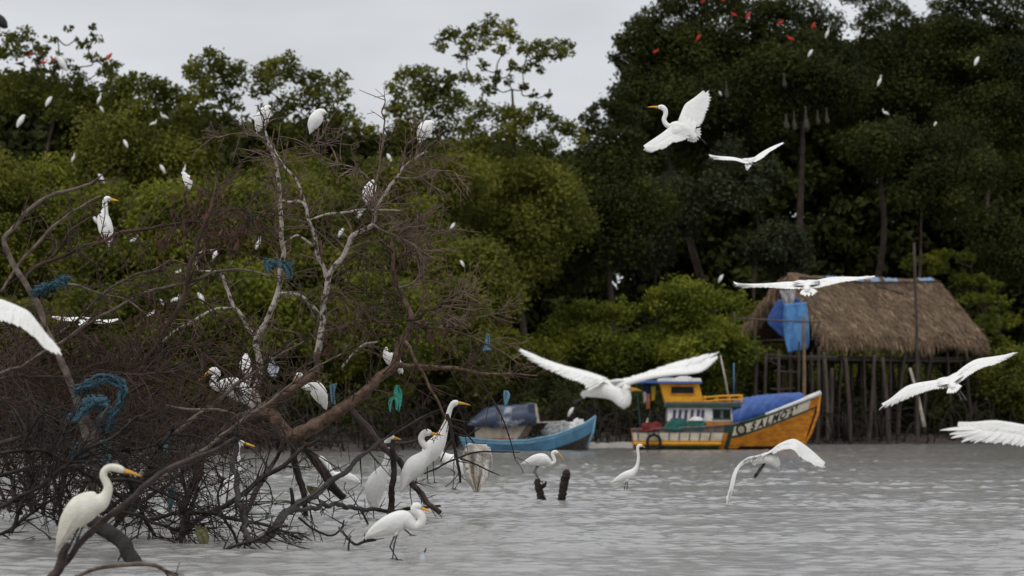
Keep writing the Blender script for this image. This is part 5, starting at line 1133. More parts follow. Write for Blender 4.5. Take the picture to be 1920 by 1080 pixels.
# lower cabin
def cabin_box(mb, px0, px1, py0, py1, y0, y1, mi, sl=0.0):
    x0, x1, z0, z1 = bx(px0), bx(px1), bz(py1), bz(py0)
    V = [(x0, y0, z0), (x1, y0, z0), (x1, y1, z0), (x0, y1, z0), (x0 + sl, y0 + .03, z1), (x1 - sl, y0 + .03, z1), (x1 - sl, y1 - .03, z1), (x0 + sl, y1 - .03, z1)]
    mb.add(V, [(0, 3, 2, 1), (4, 5, 6, 7), (0, 1, 5, 4), (1, 2, 6, 5), (2, 3, 7, 6), (3, 0, 4, 7)], mi)
mb = MB(); cabin_box(mb, 1250, 1380, 764, 790.5, -.82, .82, 0); cabin_box(mb, 1250, 1382, 790.5, 806, -.84, .84, 1)
cab = loc(mb, 'cabin', [M['whitep'], M['orange']], bevel=.02)
mb = MB()
for px in (1262.5, 1273, 1284, 1295.5, 1307, 1315.5): 
    x = bx(px); mb.box((x, -.832, (bz(768) + bz(788)) / 2), (.12, .03, .44), 0, Matrix.Rotation(.12, 3, 'Y'))
loc(mb, 'striped_curtain', M['purple'], cab)
mb = MB()
for px in (1341.5, 1360): mb.box((bx(px), -.822, (bz(769) + bz(784)) / 2), (.32, .05, .34), 0)
w_ = loc(mb, 'window', M['glassd'], cab)
mb = MB(); mb.box((bx(1350.5), -.845, bz(769) + .02), (.8, .03, .05), 0); mb.box((bx(1350.5), -.845, bz(784.5) - .02), (.8, .03, .05), 0); mb.box((bx(1350.5), -.847, bz(777)), (.05, .03, .34), 0)
loc(mb, 'frame', M['dgreen'], w_)
mb = MB(); cabin_box(mb, 1243, 1386, 757, 764, -.98, .98, 0); cabin_box(mb, 1244, 1385, 753.5, 757, -.95, .95, 1)
loc(mb, 'cabin_roof', [M['dgreen'], M['rail']], bevel=.02)
# wheelhouse
mb = MB(); x0, x1, x2, x3 = bx(1236), bx(1245), bx(1318), bx(1309)
z0, z1 = bz(754), bz(719); V = [(x1, -.68, z0), (x2, -.68, z0), (x2, .68, z0), (x1, .68, z0), (x0, -.66, z1), (x3, -.66, z1), (x3, .66, z1), (x0, .66, z1)]
mb.add(V, [(0, 3, 2, 1), (4, 5, 6, 7), (0, 1, 5, 4), (1, 2, 6, 5), (2, 3, 7, 6), (3, 0, 4, 7)], 0)
wh = loc(mb, 'wheelhouse', M['yellow'], bevel=.02)
mb = MB(); mb.box((bx(1278), -.675, bz(731.5)), (.98, .05, .30), 0); wi = loc(mb, 'window', M['glassd'], wh)
mb = MB()
for dz_, ln in ((.17, 1.06), (-.17, 1.06)): mb.box((bx(1278), -.70, bz(731.5) + dz_), (ln, .05, .05), 0)
for dx_ in (-.51, .51): mb.box((bx(1278) + dx_, -.702, bz(731.5)), (.05, .05, .30), 0)
loc(mb, 'frame', M['orange'], wi)
mb = MB(); cabin_box(mb, 1232, 1314, 709.5, 716, -.85, .85, 0, .04); cabin_box(mb, 1230, 1315, 716, 719.5, -.88, .88, 1)
rf_ = loc(mb, 'wheelhouse_roof', [M['whitep'], M['bluetarp']], bevel=.03)
mb = MB(); cabin_box(mb, 1192, 1231, 713.5, 719, -.8, .8, 0); loc(mb, 'awning', M['bluetarp'], bevel=.03)
mb = MB(); mb.tube([(bx(1201), -.6, bz(806)), (bx(1197), -.6, bz(770)), (bx(1193), -.6, bz(718))], .03, 6, 0); mb.tube([(bx(1201), .6, bz(806)), (bx(1193), .6, bz(718))], .03, 6, 0); loc(mb, 'awning_post', M['dgreen'])
mb = MB()
for py in (742.5, 750): mb.tube([(bx(1318), -.8, bz(py + 3)), (bx(1350), -.8, bz(py)), (bx(1390), -.8, bz(py - 1))], .045, 6, 0); mb.tube([(bx(1318), .8, bz(py + 3)), (bx(1390), .8, bz(py - 1))], .045, 6, 0)
for px in (1320, 1343, 1366, 1388):
    for y in (-.8, .8): mb.tube([(bx(px), y, bz(755)), (bx(px), y, bz(742))], .04, 6, 0)
mb.box((bx(1389), 0, bz(746)), (.08, 1.6, .22), 0); loc(mb, 'deck_rail', M['yellow'])
mb = MB(); mb.tube([(bx(1367), 0, bz(752)), (bx(1360), 0, bz(710)), (bx(1351), 0, bz(666))], [.05, .042, .035], 8, 0); loc(mb, 'mast', M['whitepole'], smooth=True)
mb = MB(); mb.tube([(bx(1377), .3, bz(752)), (bx(1377), .3, bz(680))], .025, 6, 0); loc(mb, 'flag_pole', M['bluep'], smooth=True)
# things lying and hanging on board
def on(mb, name, m, label, cat, smooth=True):
    o = mb.build(name, m, None, None, smooth); o.location = org; return tag(o, label, cat)
on(heap((bx(1221), -.72, .80), (.56, .28, .36), 1), 'net_heap', M['rednet'], 'heap of dark red netting on the stern of the orange boat', 'net')
on(heap((bx(1266), -.96, .82), (.52, .14, .50), 2), 'net_heap', M['tealnet'], 'left teal net heap beside the red one on the orange boat', 'net')
on(heap((bx(1306), -.98, .84), (.50, .14, .50), 3), 'net_heap', M['tealnet'], 'right teal net heap under a white sack on the orange boat', 'net')
on(heap((bx(1304), -.98, 1.24), (.33, .15, .17), 4, rough=.1), 'sack', M['whitep'], 'white sack on top of the teal net heap', 'sack')
mb = MB()
for i in range(31):
    u = i / 30; 
rr_ = []
for i in range(64):
    t = i / 63; px = 1371 + (1506 - 1371) * t
    top = float(np.interp(px, [1371, 1376, 1392, 1420, 1460, 1500, 1506], [757, 753, 748, 743, 739, 737, 740])); zt = bz(top)
    uu_ = min(.97, (px - 1184) / 353.); zs = float(np.interp(uu_, *sh)); wdt = float(np.interp(uu_, *bm_)) * 1.02
    low = max(zs - .05, 0) if px > 1385 else zs - .12
    row = []
    for j in range(25):
        a = math.pi * j / 24; cy = -math.cos(a); sz = max(0, math.sin(a)) ** .55
        f = .11 * (abs(math.sin(px * .085 + j * .45)) - .5) + .09 * (abs(math.sin(px * .16 - j * .7)) - .5) + .04 * math.sin(px * .4 + j * 1.9)
        row.append((bx(px), cy * wdt * (.90 + f * .3), low + (zt - low) * sz * (1 + f * .35)))
    rr_.append(row)
mb = MB(); mb.rings(rr_, 0, cap=False, closed=False)
o = on(mb, 'tarpaulin', M['bluetarp'], 'creased bright blue tarpaulin over the foredeck of the orange boat', 'tarpaulin'); o.modifiers.new('t', 'SOLIDIFY').thickness = .02
def hangb(label, px0, px1, py0, py1, m, y): 
    V, F = cloth([(px0, py0), (px0 + 1, py1)], [(px1, py0), (px1 - 1, py1 - 2)], YS_ + y, 12, 12, .03, 2, int(px0)); o = np_mesh('hanging_garment', V, F, m, None, V[0], True)
    o.modifiers.new('t', 'SOLIDIFY').thickness = .015; tag(o, label, 'garment', 'washing hung under the awning')
M['orc'] = mat('faded_orange_cloth', (0.45, 0.15, 0.07), (0.3, 0.1, 0.05), rough=.9, scale=4); M['yc'] = mat('yellow_cloth', (0.5, 0.33, 0.03), rough=.9, scale=4); M['nc'] = mat('navy_cloth', (0.02, 0.03, 0.08), rough=.9, scale=4); M['gc'] = mat('grey_cloth', (0.42, 0.40, 0.42), rough=.9, scale=4)
hangb('navy garment under the boat awning, above the grey and orange ones', 1206, 1221, 718, 742, M['nc'], -.3)
hangb('pale grey garment hung beside the orange one', 1206, 1212, 735, 756, M['gc'], -.5)
hangb('faded orange garment hanging lowest under the awning', 1211, 1219, 738, 768, M['orc'], -.45)
hangb('yellow garment beside the wheelhouse', 1221, 1229, 725, 752, M['yc'], -.4)
def tyre(label, px, py, r, y, tilt=0, rt_=.07):
    mb = MB(); q = [(r * math.cos(a) * .92, 0, r * math.sin(a)) for a in np.linspace(0, 2 * math.pi, 29)[:-1]]
    rg_ = []
    for i, p in enumerate(q):
        a = 2 * math.pi * i / 28; e1 = np.array([math.cos(a), 0, math.sin(a)]); e2 = np.array([0, 1, 0.])
        rg_.append([np.array(p) + rt_ * (math.cos(b_) * e1 + math.sin(b_) * e2) for b_ in np.linspace(0, 2 * math.pi, 10)[:-1]])
    rg_.append(rg_[0]); mb.rings(rg_, 0, cap=False)
    mb.tube([(0, 0, r), (0.02, .06, r + .25)], .015, 6, 0)
    o = mb.build('tyre', M['rubber'], None, None, True); o.location = org + Vector((bx(px), y, bz(py))); tag(o, label, 'tyre')
tyre('black tyre fender hung on the stern side of the orange boat', 1224, 828, .30, -1.06, rt_=.065)
tyre('black tyre fender hung on the cream band before the boat\'s lettering', 1386, 805, .20, -1.28, rt_=.05)
o = place(pro, 'upright', 1213, 793, YS_ - .3, 18, 0, 'white egret standing on the stern deck of the orange boat', 'egret', FE)
on(heap((bx(1281), 0, bz(709.5)), (.34, .35, .10), 8), 'bundle', M['whitep'], 'flattish white bundle on the wheelhouse roof', 'bundle')
on(heap((bx(1250), -.2, bz(709.5)), (.28, .3, .07), 9), 'bundle', M['bluep'], 'folded blue sheet on the wheelhouse roof', 'sheet')
on(heap((bx(1183), 0, bz(713.5)), (.38, .4, .12), 10), 'bundle', M['gc'], 'grey bundle at the aft end of the awning', 'bundle').location.x += .25

# ---------------------------------------------------------------- blue boat
YB2 = 143.0; KB = sc(YB2); org2 = P(862, 847, YB2); org2.z = 0
def cx(px): return (px - 862) / KB
def cz(py): return (846 - py) / KB
b2 = empty('wooden_boat', org2, 'low sky-blue wooden boat with a tarpaulin-roofed cream cabin and nets in the bow', 'boat')
sh2 = ([0, .15, .3, .5, .7, .85, .94, 1.0], [.56, .46, .40, .42, .64, .95, 1.18, 1.42]); bm2 = ([0, .2, .5, .75, .9, 1.0], [.55, .8, .95, .75, .38, .02])
H2 = Hull(cx(862), cx(1116), cx(880), cx(1098), sh2, bm2, keel=-.3)
mb = MB()
def rows2(u): 
    zs = float(np.interp(u, *sh2)); return [-.28, max(-.2, zs - .62 + .18 * (1 - u)), zs - .12, zs]
H2.side(mb, rows2, lambda u, j: [1 if u > .35 else 0, 0, 2][j], nu=70); H2.transom(mb, 0, -.25); H2.deck(mb, .22, 3)
M['bluel'] = mat('pale_blue_rail', (0.20, 0.39, 0.52), (0.12, 0.26, 0.37), rough=.5, scale=3)
o = mb.build('hull', [M['bluep'], M['woodd'], M['bluel'], M['woodd']], None, None, False); o.parent = b2
mb = MB()
for sd in (-1, 1): mb.tube([H2.pt(u, float(np.interp(u, *sh2)) + .02, sd) for u in np.linspace(0, 1, 40)], .045, 6, 0)
mb.tube([(cx(1116), 0, cz(780)), (cx(1112), 0, cz(810)), (cx(1100), 0, cz(840))], .05, 8, 0)
o = mb.build('gunwale', M['bluel'], None, None, True); o.parent = b2
def quadbox(mb, P4, y0, y1, mi):
    V = [(cx(a), y0, cz(b_)) for a, b_ in P4] + [(cx(a), y1, cz(b_)) for a, b_ in P4]
    mb.add(V, [(3, 2, 1, 0), (4, 5, 6, 7), (0, 1, 5, 4), (1, 2, 6, 5), (2, 3, 7, 6), (3, 0, 4, 7)], mi)
M['creamd'] = mat('dark_cream_paint', (0.44, 0.39, 0.31), (0.24, 0.20, 0.15), rough=.7, scale=3, detail=6)  # darker cream tone for the cabin walls
mb = MB(); quadbox(mb, [(892, 829), (978, 829), (997, 788), (890, 796)], -.62, .62, 0); quadbox(mb, [(894, 830), (962, 830), (964, 822.5), (894, 822.5)], -.645, -.60, 1)
quadbox(mb, [(966, 829), (986, 822), (1001, 796), (994, 789)], -.66, -.60, 2)
o = mb.build('cabin', [M['creamd'], M['redp'], M['wood']], None, None, False); o.parent = b2
mb = MB(); rr_ = []
for i in range(24):
    t = i / 23; px = 876 + 130 * t; top = float(np.interp(px, [876, 890, 910, 930, 960, 1000, 1006], [797, 783, 768, 762, 762, 757, 764])); lowp = float(np.interp(px, [876, 900, 950, 990, 1006], [800, 801, 803, 796, 800]))
    row = []
    for j in range(13):
        a = math.pi * j / 12; row.append((cx(px) + .02 * math.sin(j * 2.1 + i), -math.cos(a) * .78, cz(lowp) + (cz(top) - cz(lowp)) * math.sin(a) ** .6 + .025 * math.sin(i * 1.3 + j * 1.1)))
    rr_.append(row)
mb.rings(rr_, 0, cap=False, closed=False); o = mb.build('tarpaulin_roof', M['greytarp'], None, None, True); o.parent = b2; o.modifiers.new('t', 'SOLIDIFY').thickness = .02
mb = MB(); quadbox(mb, [(992, 795), (1008, 790), (1004, 757), (990, 760)], -.74, .74, 0); o = mb.build('cabin_front', M['navy'], None, None, False); o.parent = b2
mb = MB(); quadbox(mb, [(1006, 794), (1012, 794), (1006, 758), (1002, 758)], -.76, -.70, 0); mb.tube([(cx(1012), -.5, cz(793)), (cx(1062), -.4, cz(792))], .035, 6, 0); o = mb.build('cabin_post', M['whitepole'], None, None, False); o.parent = b2
mbh = heap((cx(1050), 0, cz(824)), (.80, .50, .74), 21, rough=.12); o = mbh.build('net_heap', M['whitenet'], None, None, True); o.location = org2; tag(o, 'pale grey net heap piled in the bow of the blue boat', 'net')
mbh = heap((cx(1082), 0, cz(806)), (.34, .22, .36), 22, rough=.3); o = mbh.build('net_heap', M['whitep'], None, None, True); o.location = org2; tag(o, 'white floats and netting at the tip of the blue boat', 'net')
# ================================================================== STILT HUT
rh_ = np.random.RandomState(9)
YH = 176.0; KH = sc(YH); TH = math.radians(38)
Ld = np.array([math.cos(TH), math.sin(TH), 0]); Gd = np.array([math.sin(TH), -math.cos(TH), 0])   # along the ridge; toward the near eave
rid0 = np.array(P(1476, 521, YH)); LEN = 306 / KH / math.cos(TH); HALF = 78 / KH / math.sin(TH); ZR = rid0[2]; ZE = ZR - 117 / KH
ctr = rid0 + Ld * LEN / 2
hut = empty('stilt_hut', (ctr[0], ctr[1], 0.3), 'thatched hut on a forest of thin stilts at the water\'s edge', 'hut')
M['thatch'] = mat('dry_palm_thatch', (0.22, 0.148, 0.092), (0.065, 0.041, 0.026), rough=.95, scale=5, detail=6, bump=.8, bscale=22, lo=.3, hi=.7)
M['straw'] = mat('pale_straw', (0.37, 0.265, 0.165), (0.11, 0.07, 0.043), rough=.95, scale=1.2, detail=3)
def roof_pt(a, b_, side, lift=0.0):
    """a along the ridge 0..1, b from ridge 0 to eave 1"""
    sag = .12 * math.sin(math.pi * a)
    flare = .35 * b_
    p = rid0 + Ld * (LEN * a + (a - .5) * flare * 1.4) + Gd * side * HALF * b_
    z = ZR - sag * (1 - b_) - (ZR - ZE) * (b_ ** 1.05) + .30 * b_ * b_ * mnoise.noise((a * 6, side * 5, 2)) + .12 * b_ * b_ * mnoise.noise((a * 22, side * 5, 9)) + .15 * mnoise.noise((a * 9, b_ * 6, side * 3)) + .05 * mnoise.noise((a * 30, b_ * 16, side * 3)) + lift
    return np.array([p[0], p[1], z])
mb = MB(); nA, nB = 60, 30
for side in (1, -1):
    for lift, flip in ((0.18, False), (-.10, True)):
        V = [roof_pt(i / nA, j / nB, side, lift + (.0 if j else .06)) for i in range(nA + 1) for j in range(nB + 1)]
        F = grid_faces(nA + 1, nB + 1); mb.add(V, [tuple(f) for f in F], 0)
for _ in range(9500):          # loose straw over the slopes, a ragged fringe at eaves and gables
    q = rh_.rand(); side = 1 if rh_.rand() < .72 else -1
    if q < .70: a, b_, ln = rh_.uniform(-.01, 1.01), rh_.uniform(0, .98), rh_.uniform(.25, .6)
    elif q < .88: a, b_, ln = rh_.uniform(-.01, 1.01), rh_.uniform(.95, 1.02), rh_.uniform(.25, .75)
    else: a, b_, ln = rh_.choice([rh_.normal(0.0, .008), rh_.normal(1.0, .008)]), rh_.uniform(.02, 1.0), rh_.uniform(.2, .6)
    p = roof_pt(a, min(b_, 1.02), side, .20 if q < .7 else rh_.uniform(-.08, .2))
    dn = roof_pt(a, min(b_, .9) + .1, side) - roof_pt(a, min(b_, .9), side); dn /= np.linalg.norm(dn)
    if q >= .70: dn = dn * .45 + np.array([0, 0, -1]) * rh_.uniform(.5, 1.1); dn /= np.linalg.norm(dn)
    dn = dn + rh_.normal(0, .16, 3) + (Ld * (-.35 if a < .5 else .35) if q >= .88 else 0); e = p + dn * ln
    if q < .7: e[2] = max(e[2], p[2] - ln * .72)
    blade(mb, p, e, rh_.uniform(.02, .055), Gd * side * .6 + np.array([0, 0, .8]), 1 if rh_.rand() < .55 else 0, camber=.03)
for _ in range(2600):         # long bundles hanging over the near gable and the eaves
    q = rh_.rand()
    if q < .45: a, b_, side = rh_.uniform(-.035, .02), rh_.uniform(.03, 1.0), -1
    elif q < .6: a, b_, side = rh_.uniform(-.03, .02), rh_.uniform(.1, 1.0), 1
    else: a, b_, side = rh_.uniform(-.02, 1.02), rh_.uniform(.93, 1.02), 1
    p = roof_pt(a, b_, side, rh_.uniform(-.1, .2)); out_d = -Ld * (.3 if q < .6 else 0) + Gd * side * (.12 if q < .6 else .45)
    d_ = np.array([0, 0, -1.0]) + out_d * rh_.uniform(.1, .9) + rh_.normal(0, .15, 3); d_ /= np.linalg.norm(d_)
    blade(mb, p, p + d_ * (rh_.uniform(.35, 1.0) if q < .6 else rh_.uniform(.2, .6)), rh_.uniform(.03, .07), np.array([-.3, -.9, .3]), 1 if rh_.rand() < .5 else 0, camber=.04)
ro = mb.build('roof', [M['thatch'], M['straw']], hut, None, True)
M['ridgeplastic'] = mat('faded_blue_plastic', (0.16, 0.29, 0.46), (0.32, 0.30, 0.29), rough=.5, scale=1.6, detail=4, lo=.42, hi=.55)
mb = MB()
for a0, a1 in ((.24, .37), (.44, .49), (.54, .60), (.63, .73), (.88, .97)):
    V = []; n = 14
    for i in range(n + 1):
        a = a0 + (a1 - a0) * i / n
        for side, b_ in ((-1, .08), (1, 0.0), (1, .05 + .035 * rh_.rand()), (1, .09 + .05 * rh_.rand())): V.append(roof_pt(a, b_ * rh_.uniform(.5, 1.1), side, .24 + .06 * rh_.rand()))
    mb.add(V, [tuple(f) for f in grid_faces(n + 1, 4)], 0)
rp_ = mb.build('ridge_sheet', M['ridgeplastic'], ro, None, False); rp_.parent = ro; rp_.location = (0, 0, 0)
mb = MB()
def hp(a, g, z): return rid0 * [1, 1, 0] + Ld * LEN * a + Gd * HALF * g + np.array([0, 0, z])
mb.tube([roof_pt(.05, .10, 1, .30), roof_pt(.5, .13, 1, .3), roof_pt(1.0, .10, 1, .3)], .05, 6, 0)
mb.tube([roof_pt(.53, .16, 1, .3), roof_pt(.68, .30, 1, .3)], .04, 6, 0)
z_ = mb.build('roof_pole', M['woodd'], ro, None, True); z_.parent = ro; z_.location = (0, 0, 0)
# frame: wall plates, floor, beams
mb = MB(); ZP = ZE + .1; ZF = P(1500, 668, YH).z
for g in (-.92, .92): mb.tube([hp(-.02, g, ZP), hp(1.02, g, ZP)], .09, 8, 0)
for a in np.linspace(0, 1, 6): mb.tube([hp(a, -.95, ZP - .1), hp(a, .95, ZP - .1)], .07, 8, 0)
for a in (0.0, 1.0): mb.tube([hp(a, -.9, ZP), hp(a, 0, ZR - .15), hp(a, .9, ZP)], .06, 8, 0)
mb.build('roof_frame', M['woodd'], hut, None, True)
mb = MB(); pl = [hp(-.16, -.85, 0), hp(.98, -.85, 0), hp(.98, .85, 0), hp(-.16, .85, 0)]
V = [p + [0, 0, ZF - .10] for p in pl] + [p + [0, 0, ZF] for p in pl]
mb.add(V, [(0, 3, 2, 1), (4, 5, 6, 7), (0, 1, 5, 4), (1, 2, 6, 5), (2, 3, 7, 6), (3, 0, 4, 7)], 0)
for g in (-.8, -.3, .3, .86): mb.tube([hp(-.2, g, ZF - .2), hp(1.02, g, ZF - .2)], .08, 8, 0)
mb.build('platform', M['woodd'], hut, None, False)
mb = MB(); mb.tube([hp(-.1, .87, ZF + .9), hp(1.0, .87, ZF + .85)], .05, 6, 0); mb.build('wall_rail', M['woodd'], hut, None, True)
# stilts: each its own post
n_ = 0
for a in np.linspace(-.02, 1.0, 11):
    for g in (.93, .45, -.1, -.6):
        aa = a + rh_.normal(0, .014); gg = g + rh_.normal(0, .05)
        b0 = hp(aa + rh_.normal(0, .035), gg + rh_.normal(0, .08), 0); b0[2] = bank_z(b0[0], b0[1]) - .5
        tp = hp(aa, gg, (ZP - .05) if g > .9 else ZF - .05); md = (b0 + tp) / 2 + rh_.normal(0, .08, 3) * [1, 1, 0]
        mb = MB(); r0 = rh_.uniform(.055, .13); mb.tube(catmull([b0, md, tp], 9), np.linspace(r0, r0 * .75, 9), 8, 0, knob=.12, rng=rh_)
        mb.build('stilt', M['woodd'] if rh_.rand() < .95 else M['wood'], hut, None, True)
for px, top, lean in ((1545, 660, 8), (1560, 690, -6), (1585, 670, 10), (1640, 665, -14), (1655, 670, 12)):
    a0 = P(px + lean, 834, YH - 3.5); a1 = P(px, top, YH - 3); a0.z = bank_z(a0.x, a0.y) - .5
    mb = MB(); mb.tube(catmull([a0, (a0 + a1) / 2 + Vector((.06, 0, 0)), a1], 9), np.linspace(.13, .09, 9), 8, 0, knob=.12, rng=rh_); mb.build('stilt', M['wood'] if px == 1545 else M['woodd'], hut, None, True)
# platform extension on the left: landing stage of thin poles
ls = empty('landing_stage', P(1470, 832, YH - 3), 'rickety pole landing stage at the left end of the hut', 'landing stage')
def pole(par, name, a, b_, r, m=M['woodd']):
    mb = MB(); a = np.array(a); b_ = np.array(b_); mid = (a + b_) / 2 + rh_.normal(0, .04, 3)
    mb.tube(catmull([a, mid, b_], 7), np.linspace(r, r * .8, 7), 7, 0, knob=.12, rng=rh_)
    return mb.build(name, m, par, None, True)
def down(px, py, Y): p = P(px, 840, Y); return (p.x, p.y, bank_z(p.x, p.y) - .5)
for px, py, dy in ((1415, 600, -1.5), (1420, 655, .5), (1436, 660, -2), (1460, 655, -2.5), (1482, 650, 0), (1498, 640, -2), (1521, 660, -1), (1535, 650, -3), (1470, 665, 1.5)):
    pole(ls, 'post', down(px + rh_.uniform(-4, 4), 0, YH - 3 + dy), P(px, py, YH - 3 + dy), rh_.uniform(.06, .1))
for x0, y0, x1, y1 in ((1412, 672, 1540, 668), (1416, 664, 1572, 670), (1452, 696, 1500, 698), (1444, 729, 1490, 728), (1420, 668, 1470, 690)): pole(ls, 'crossbar', P(x0, y0, YH - 4.5), P(x1, y1, YH - 4.3), .06)
M['tanpole'] = mat('tan_pole', (0.24, 0.155, 0.09), (0.13, 0.085, 0.05), rough=.85, scale=4)
def loose(label, px0, py0, px1, py1, dy, r, m, name='pole'):
    a = P(px0, py0, YH + dy); b_ = P(px1, py1, YH + dy + .4); a = Vector(down(px0, 0, YH + dy)) if py0 > 820 else a
    mb = MB(); a = np.array(a); b_ = np.array(b_); mb.tube(catmull([a, (a + b_) / 2 + [.05, 0, 0], b_], 9), np.linspace(r, r * .75, 9), 8, 0, knob=.1, rng=rh_)
    tag(mb.build(name, m, origin=a), label, 'pole')
loose('upright dark pole leaning on the thatch and standing above its ridge', 1721, 834, 1714, 455, -6.5, .09, M['woodd'])
loose('tan pole standing in front of the hanging blue tarp', 1505, 836, 1507, 594, -5, .10, M['tanpole'])
loose('thin grey pole left of the hut, right of the bright bush', 1378, 835, 1377, 585, -2, .07, M['wood'])
loose('pale slanting pole leaning among the right stilts', 1733, 800, 1706, 690, -5.5, .09, M['whitepole'])
loose('long thin horizontal pole across the hut\'s gable', 1380, 597, 1535, 605, -5.6, .05, M['wood'])
# tarps hanging in the gable
M['tarp2'] = mat('sun_bleached_blue_tarp', (0.12, 0.30, 0.58), (0.07, 0.20, 0.44), rough=.5, scale=1.2, detail=4, bump=.3, bscale=5)
hang('tarpaulin', 'bright blue tarp hanging in long folds from the hut\'s gable', 'tarpaulin', YH - 4.2, [(1470, 570), (1468, 600), (1472, 640), (1477, 661)], [(1512, 566), (1516, 600), (1517, 640), (1514, 655)], M['tarp2'], amp=.10, folds=2.2, seed=3)
hang('tarpaulin', 'darker blue tarp stretched slantwise behind the long hanging one', 'tarpaulin', YH - 3.2, [(1458, 562), (1438, 600), (1452, 618), (1470, 635)], [(1500, 558), (1500, 600), (1500, 640), (1496, 650)], M['bluetarp'], amp=.06, folds=1.5, seed=5)
hang('cloth', 'grey cloth bundled above the blue tarp in the gable', 'cloth', YH - 4.0, [(1462, 545), (1466, 560), (1470, 572)], [(1492, 545), (1490, 560), (1486, 574)], M['gc'], amp=.08, folds=2, seed=6)
# ================================================================== RAGS AND PLASTIC SNAGGED IN THE BRANCHES
M['ragblue'] = mat('faded_blue_net_rag', (0.085, 0.165, 0.19), (0.045, 0.095, 0.115), rough=.9, scale=25, detail=5, bump=.8, bscale=60)
M['ragteal'] = mat('green_plastic_rag', (0.06, 0.40, 0.30), (0.03, 0.22, 0.17), rough=.45, scale=8, bump=.4, bscale=20)
M['ragdirty'] = mat('dirty_white_sheet', (0.76, 0.72, 0.66), (0.52, 0.43, 0.33), rough=.8, scale=4, detail=5, bump=.3, bscale=14, lo=.3, hi=.6, stretch=(1, 1, .5))
M['ragwhite'] = mat('bluish_white_plastic', (0.60, 0.64, 0.70), (0.42, 0.46, 0.52), rough=.4, scale=6, bump=.4, bscale=16)
M['ragcyan'] = mat('light_blue_strip', (0.15, 0.30, 0.38), (0.09, 0.2, 0.26), rough=.6, scale=10)
M['raggreen'] = mat('yellow_green_rag', (0.20, 0.19, 0.09), (0.10, 0.095, 0.05), rough=.8, scale=8)
M['rope'] = mat('frayed_blue_rope', (0.065, 0.135, 0.17), (0.022, 0.055, 0.075), rough=.95, scale=30, detail=5, bump=1.0, bscale=70)
hang('rag', 'grey-blue rag draped over a twig beside the straight pale limb', 'rag', 49.4, [(492, 483), (496, 491), (500, 499)], [(554, 494), (548, 498), (541, 505)], M['ragblue'], amp=.035, folds=2.5, seed=1, nu=26)
tail = hang('rag_tail', None, None, 49.38, [(528, 496), (533, 508), (538, 524)], [(541, 494), (548, 506), (549, 522)], M['ragblue'], amp=.02, folds=1.5, seed=2, parent=bpy.data.objects['rag'])
tail2 = hang('rag_tail', None, None, 49.36, [(493, 488), (495, 500), (500, 512)], [(508, 488), (508, 500), (508, 509)], M['ragblue'], amp=.02, folds=1.5, seed=4, parent=bpy.data.objects['rag'])
g = hang('rag', 'bright green plastic rag hanging below the forked trunk', 'rag', 49.7, [(743, 722), (738, 738), (741, 754), (742, 768)], [(747, 722), (754, 740), (752, 758), (748, 772)], M['ragteal'], amp=.025, folds=1.6, seed=7, nu=16)
hang('rag_tail', None, None, 49.72, [(736, 744), (729, 750), (729, 764), (731, 772)], [(740, 744), (736, 752), (733, 764), (733, 774)], M['ragteal'], amp=.01, folds=1, seed=8, nu=8, parent=g)
hang('plastic_sheet', 'dirty white sheet hanging like a bag from the black spray of twigs', 'sheet', 50.2, [(873, 833), (868, 862), (871, 890), (882, 910), (889, 922)], [(919, 838), (923, 866), (918, 892), (904, 912), (898, 923)], M['ragdirty'], amp=.085, folds=3.2, seed=9, nu=44, nv=40)
hang('plastic_sheet_fold', None, None, 50.12, [(872, 836), (880, 832), (872, 846)], [(920, 846), (912, 834), (921, 852)], M['ragdirty'], amp=.02, folds=1.5, seed=10, parent=bpy.data.objects['plastic_sheet'], thick=.02)
hang('plastic_bag', 'bluish white plastic bag caught behind the slanting twig', 'bag', 50.6, [(505, 668), (504, 684), (502, 694), (508, 706)], [(509, 667), (514, 680), (523, 690), (517, 706)], M['ragwhite'], amp=.03, folds=1.6, seed=11, nu=16)
hang('rag', 'light blue strip dangling from the right-hand drooping limb', 'rag', 50, [(911, 628), (908, 648), (905, 658)], [(917, 626), (919, 645), (922, 656)], M['ragcyan'], amp=.02, folds=1.5, seed=12, nu=10)
hang('rag', 'thin blue strip tangled in twigs above the blue boat', 'rag', 49.5, [(945, 732), (944, 742), (946, 760)], [(953, 733), (956, 742), (949, 762)], M['ragcyan'], amp=.02, folds=1.5, seed=13, nu=8)
hang('rag', 'pale blue shred beside the bowed egret\'s tail', 'rag', 51, [(618, 722), (620, 740), (622, 756)], [(632, 718), (627, 738), (630, 760)], M['ragcyan'], amp=.02, folds=1.5, seed=14, nu=8)
hang('rag', 'yellow-green rag on the black leg of the fallen tree', 'rag', 50.5, [(574, 910), (576, 918), (582, 927)], [(598, 914), (596, 922), (588, 928)], M['raggreen'], amp=.02, folds=1.5, seed=15, nu=10)
hang('rag', 'pale olive rag low in the black thicket over the water', 'rag', 40.5, [(366, 986), (368, 1004), (377, 1022)], [(388, 990), (392, 1008), (388, 1020)], M['raggreen'], amp=.02, folds=2, seed=16, nu=12)
hang('rag', 'deep blue rag hanging under the rope tangle on the left', 'rag', 45.6, [(186, 826), (184, 845), (182, 872)], [(204, 822), (210, 842), (206, 870)], M['ragblue'], amp=.04, folds=2, seed=17, nu=14)
hang('rag', 'small blue rag in the black twigs below the big trunk', 'rag', 42, [(308, 835), (306, 850)], [(315, 834), (313, 852)], M['ragcyan'], amp=.02, folds=1, seed=18, nu=8)
hang('rag', 'blue-green rag low behind the crossing twigs', 'rag', 42, [(316, 915), (314, 935), (316, 950)], [(326, 912), (328, 934), (322, 952)], M['ragblue'], amp=.02, folds=1.5, seed=19, nu=8)
